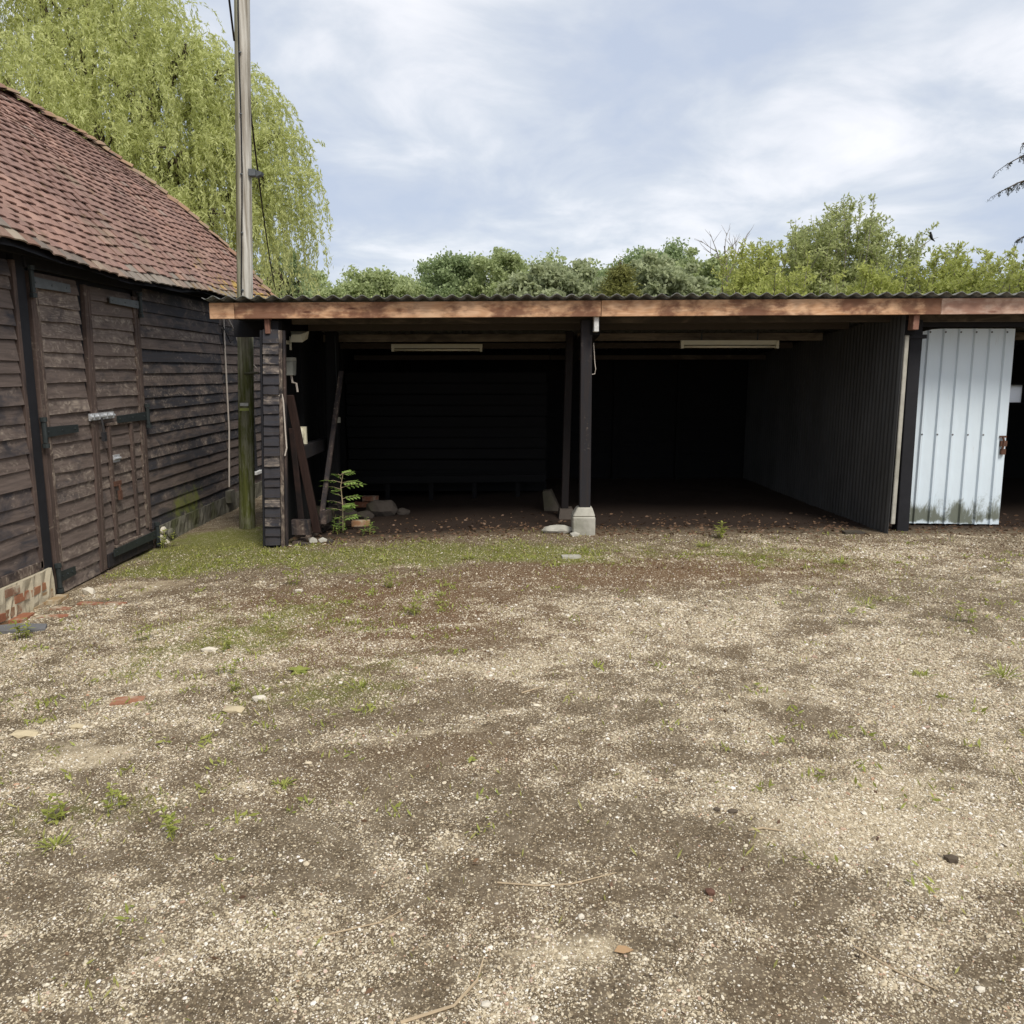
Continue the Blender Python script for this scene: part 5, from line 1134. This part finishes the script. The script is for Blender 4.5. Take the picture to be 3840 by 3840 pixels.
rr = nt.nodes.new('FunctionNodeRandomValue'); rr.data_type = 'FLOAT_VECTOR'; rr.inputs[0].default_value = (-.3, -.3, 0); rr.inputs[1].default_value = (.3, .3, 6.28); nt.links.new(rr.outputs[0], iop.inputs['Rotation'])
rs = nt.nodes.new('FunctionNodeRandomValue'); rs.data_type = 'FLOAT_VECTOR'; rs.inputs[0].default_value = (.8, .55, .4); rs.inputs[1].default_value = (1.5, 1.0, .75)
na = nt.nodes.new('GeometryNodeInputNamedAttribute'); na.data_type = 'FLOAT'; na.inputs['Name'].default_value = 'rad'
vm = nt.nodes.new('ShaderNodeVectorMath'); vm.operation = 'SCALE'; nt.links.new(rs.outputs[0], vm.inputs[0]); nt.links.new(na.outputs[0], vm.inputs['Scale']); nt.links.new(vm.outputs[0], iop.inputs['Scale'])
nt.links.new(iop.outputs[0], gout.inputs[0]); md = go.modifiers.new('stones', 'NODES'); md.node_group = nt

# ------------------------------------------------------------------ loose things on the ground
def rock(name, x, y, r, mat, label, seed, cat='stone', group=None, sink=0.5):
    z = g1(x, y); return centred(name, MB().blob((x, y, z + r[2] * (1 - sink)), r, 1 if max(r) < .08 else 2, 0.24 if max(r) < .08 else 0.16, seed), mat, label, cat, group)
def shard(name, x, y, w, d, h, rot, mat, label, cat='shard', seed=0):
    g = np.random.default_rng(seed); z = g1(x, y) - 0.010; Rm = Matrix.Translation((x, y, z)) @ Matrix.Rotation(rot, 4, 'Z') @ Matrix.Rotation(g.normal(0, .06), 4, 'X')
    pol = [(-w / 2, -d / 2 * g.uniform(.6, 1)), (w * .1, -d / 2), (w / 2, -d / 2 * g.uniform(.3, 1)), (w / 2 * g.uniform(.8, 1), d / 2 * g.uniform(.5, 1)), (-w * .1, d / 2), (-w / 2 * g.uniform(.8, 1), d / 2 * g.uniform(.4, 1))]
    V = [Rm @ Vector((a, b, 0)) for a, b in pol] + [Rm @ Vector((a, b, h + g.uniform(0, .15) * h)) for a, b in pol]
    mb = MB().add(V, [tuple(range(5, -1, -1)), tuple(range(6, 12))] + [(i, (i + 1) % 6, 6 + (i + 1) % 6, 6 + i) for i in range(6)]); return centred(name, mb, mat, label, cat)
shard('tile_shard', -2.14, 4.21, .17, .10, .018, .2, M_shard, 'orange broken tile lying alone on the left gravel', 'tile', 1)
rock('flat_stone', -1.47, 3.99, (.075, .05, .018), M_yelrock, 'pale yellow flat stone below the white rag', 2)
rock('flat_stone', -2.47, 3.81, (.075, .05, .018), M_yelrock, 'pale yellow flat stone nearest the left picture edge', 3)
rock('flat_stone', -2.24, 3.87, (.045, .03, .014), M_yelrock, 'small yellow stone right of the one at the left edge', 4)
shard('slate_strip', 1.63, 2.80, .135, .055, .008, -.35, M_slate, 'thin bent grey strip on pale gravel at lower right', 'scrap', 5)
rock('earth_lump', 1.544, 2.56, (.028, .022, .018), M_bark, 'dark lump below the grey strip at lower right', 6, 'lump')
rock('earth_lump', .86, 2.87, (.026, .012, .010), M_bark, 'dark elongated lump on the dark patch right of centre', 7, 'lump'); rock('earth_lump', .80, 2.88, (.016, .012, .010), M_bark, 'small dark lump touching the elongated one', 8, 'lump')
rock('earth_lump', .655, 2.385, (.018, .015, .013), M_rust, 'rust-brown crumb near the bottom right of centre', 9, 'lump')
rock('white_stone', -1.375, 4.12, (.045, .03, .022), M_palerock, 'crumpled white rag-like scrap on the left gravel', 10, 'scrap'); rock('white_stone', -1.75, 6.35, (.045, .03, .02), M_palerock, 'white scrap on brown earth below the leafy weed', 11, 'scrap')
rock('white_stone', -1.98, 5.0, (.06, .03, .02), M_palerock, 'flat pale stone on gravel left of the weeds', 12); rock('white_stone', -.07, 1.93, (.016, .013, .009), M_palerock, 'bright white pebble at the bottom edge left of centre', 13); rock('white_stone', 1.30, 1.96, (.014, .012, .009), M_palerock, 'bright white pebble at the bottom right', 14); rock('white_stone', -.02, 3.57, (.016, .013, .011), M_palerock, 'lone white pebble in the middle of the yard', 15); rock('white_stone', .22, 2.28, (.013, .011, .009), M_palerock, 'white pebble below the middle of the yard', 16)
shard('slab', -3.62, 5.62, .42, .16, .035, .15, M_slate, 'dark flat slab leaning by the barn brickwork', 'slab', 17)
for i, (x, y, w, lb) in enumerate(((-3.60, 6.16, .17, 'red tile shard right beside the brick plinth'), (-3.42, 6.28, .22, 'long red tile shard in front of the door jamb'), (-3.20, 6.24, .17, 'red tile shard furthest out from the door jamb'), (-3.62, 5.98, .14, 'red tile shard between the slab and the bricks'), (-3.48, 5.95, .10, 'small red tile shard beside the slab'))): shard('tile_shard', x, y, w, .07, .02, .1 * i - .2, M_shard, lb, 'tile', 20 + i)
rock('white_stone', -3.62, 6.62, (.06, .05, .045), M_palerock, 'white lump at the foot of the left barn door', 30)
rock('rubble', .48, 8.38, (.17, .07, .055), M_conc, 'long pale rubble lump left of the concrete foot', 31); rock('rubble', .66, 8.22, (.06, .04, .03), M_conc, 'small rubble piece against the concrete foot', 32)
centred('concrete_block', MB().hexa([(.40, 9.75, -.02), (.60, 9.70, -.02), (.62, 9.95, -.02), (.42, 10.0, -.02), (.38, 9.85, .22), (.47, 9.82, .24), (.50, 9.98, .24), (.40, 10.02, .22)]), M_rock, 'leaning concrete block behind the rear post', 'block')
shard('flat_stone', 3.62, 8.33, .22, .12, .03, .1, M_rock, 'flat grey stone at the foot of the corrugated partition', 'stone', 33)
shard('flat_stone', .55, 7.25, .18, .10, .025, .1, M_conc, 'pale flat stone in the grass before the concrete foot', 'stone', 34)
for i, (x, y, r, m, lb) in enumerate(((-2.33, 9.75, (.20, .12, .12), M_rock, 'large rubble block beside the dark inner post'), (-2.28, 9.40, (.15, .12, .09), M_rock, 'rubble block at the foot of the dark inner post'), (-2.05, 9.75, (.14, .10, .09), M_rock, 'rubble lump just behind the sapling'), (-1.62, 9.85, (.20, .13, .13), M_rock, 'largest round rock in the left bay heap'), (-1.82, 9.72, (.12, .09, .06), M_rock, 'flat rock between the sapling and the round rock'), (-1.38, 9.90, (.10, .07, .05), M_rock, 'small rock at the right end of the heap'), (-2.10, 9.32, (.10, .08, .06), M_rock, 'small rock in front of the heap left of the sapling'))): rock('rubble', x, y, r, m, lb, 40 + i, group='rubble heap in the left bay')
for i, (x, y, z, a, lb) in enumerate(((-1.78, 9.25, .03, .1, 'pale loose brick right of the sapling'), (-2.0, 10.55, .05, 0, 'brick at the left of the low row behind the heap'), (-1.77, 10.55, .05, 0, 'brick at the right of the low row behind the heap'), (-1.89, 10.56, .125, 0, 'brick on top of the low row behind the heap'))):
    o = obj('loose_brick', MB().box(-.105, .105, -.05, .05, 0, .068), M_brick, None, Matrix.Translation((x, y, g1(x, y) + (z - .05 if i else -.005))) @ Matrix.Rotation(a, 4, 'Z'), bevel=.005); tag(o, lb, 'brick', 'loose bricks in the left bay')
for i, (x, y, r, lb) in enumerate(((-2.14, 8.42, (.06, .05, .035), 'pale stone just inside the left end column'), (-2.03, 8.40, (.05, .04, .035), 'pale stone right of its twin inside the left column'), (-1.94, 8.33, (.04, .03, .03), 'smallest pale stone in the mouth of the left bay'), (-2.2, 8.28, (.07, .04, .025), 'long pale stone in the chippings by the left column'))): rock('white_stone', x, y, r, M_rock if i > 1 else M_conc, lb, 60 + i)
# chippings by the left column
for i, (pts, r, lb) in enumerate((([(-.30, 1.88), (-.16, 1.93), (-.10, 2.02), (-.085, 2.10)], .005, 'pale curved twig at the bottom edge'), ([(-.05, 2.46), (.10, 2.44), (.20, 2.44), (.36, 2.50)], .0035, 'long thin straw across the middle foreground'), ([(1.02, 2.12), (1.10, 2.02), (1.18, 1.95)], .004, 'straight dark twig at the lower right'), ([(.88, 2.73), (.94, 2.75), (1.02, 2.73)], .005, 'pale arched twig on the dark patch'), ([(-.62, 2.22), (-.42, 2.28), (-.36, 2.33)], .003, 'thin pale straw at lower left of centre'), ([(.05, 4.05), (.12, 4.1), (.17, 4.12)], .005, 'short pale twig in the middle distance'))):
    mb = MB().tube([(a, b, g1(a, b) + r * 1.2) for a, b in pts], [r] + [r * .85] * (len(pts) - 2) + [r * .5], 6); centred('twig', mb, M_twig, lb, 'twig')
x, y = .335, 2.13; mb = MB(); leaf_on(mb, (x - .03, y - .01, g1(x, y) + .012), (1, .35, .18), .065, .035, .35); o = centred('fallen_leaf', mb, M_oleaf, 'orange dry fallen leaf near the bottom centre', 'leaf'); sdf = o.modifiers.new('thick', 'SOLIDIFY'); sdf.thickness = .0012
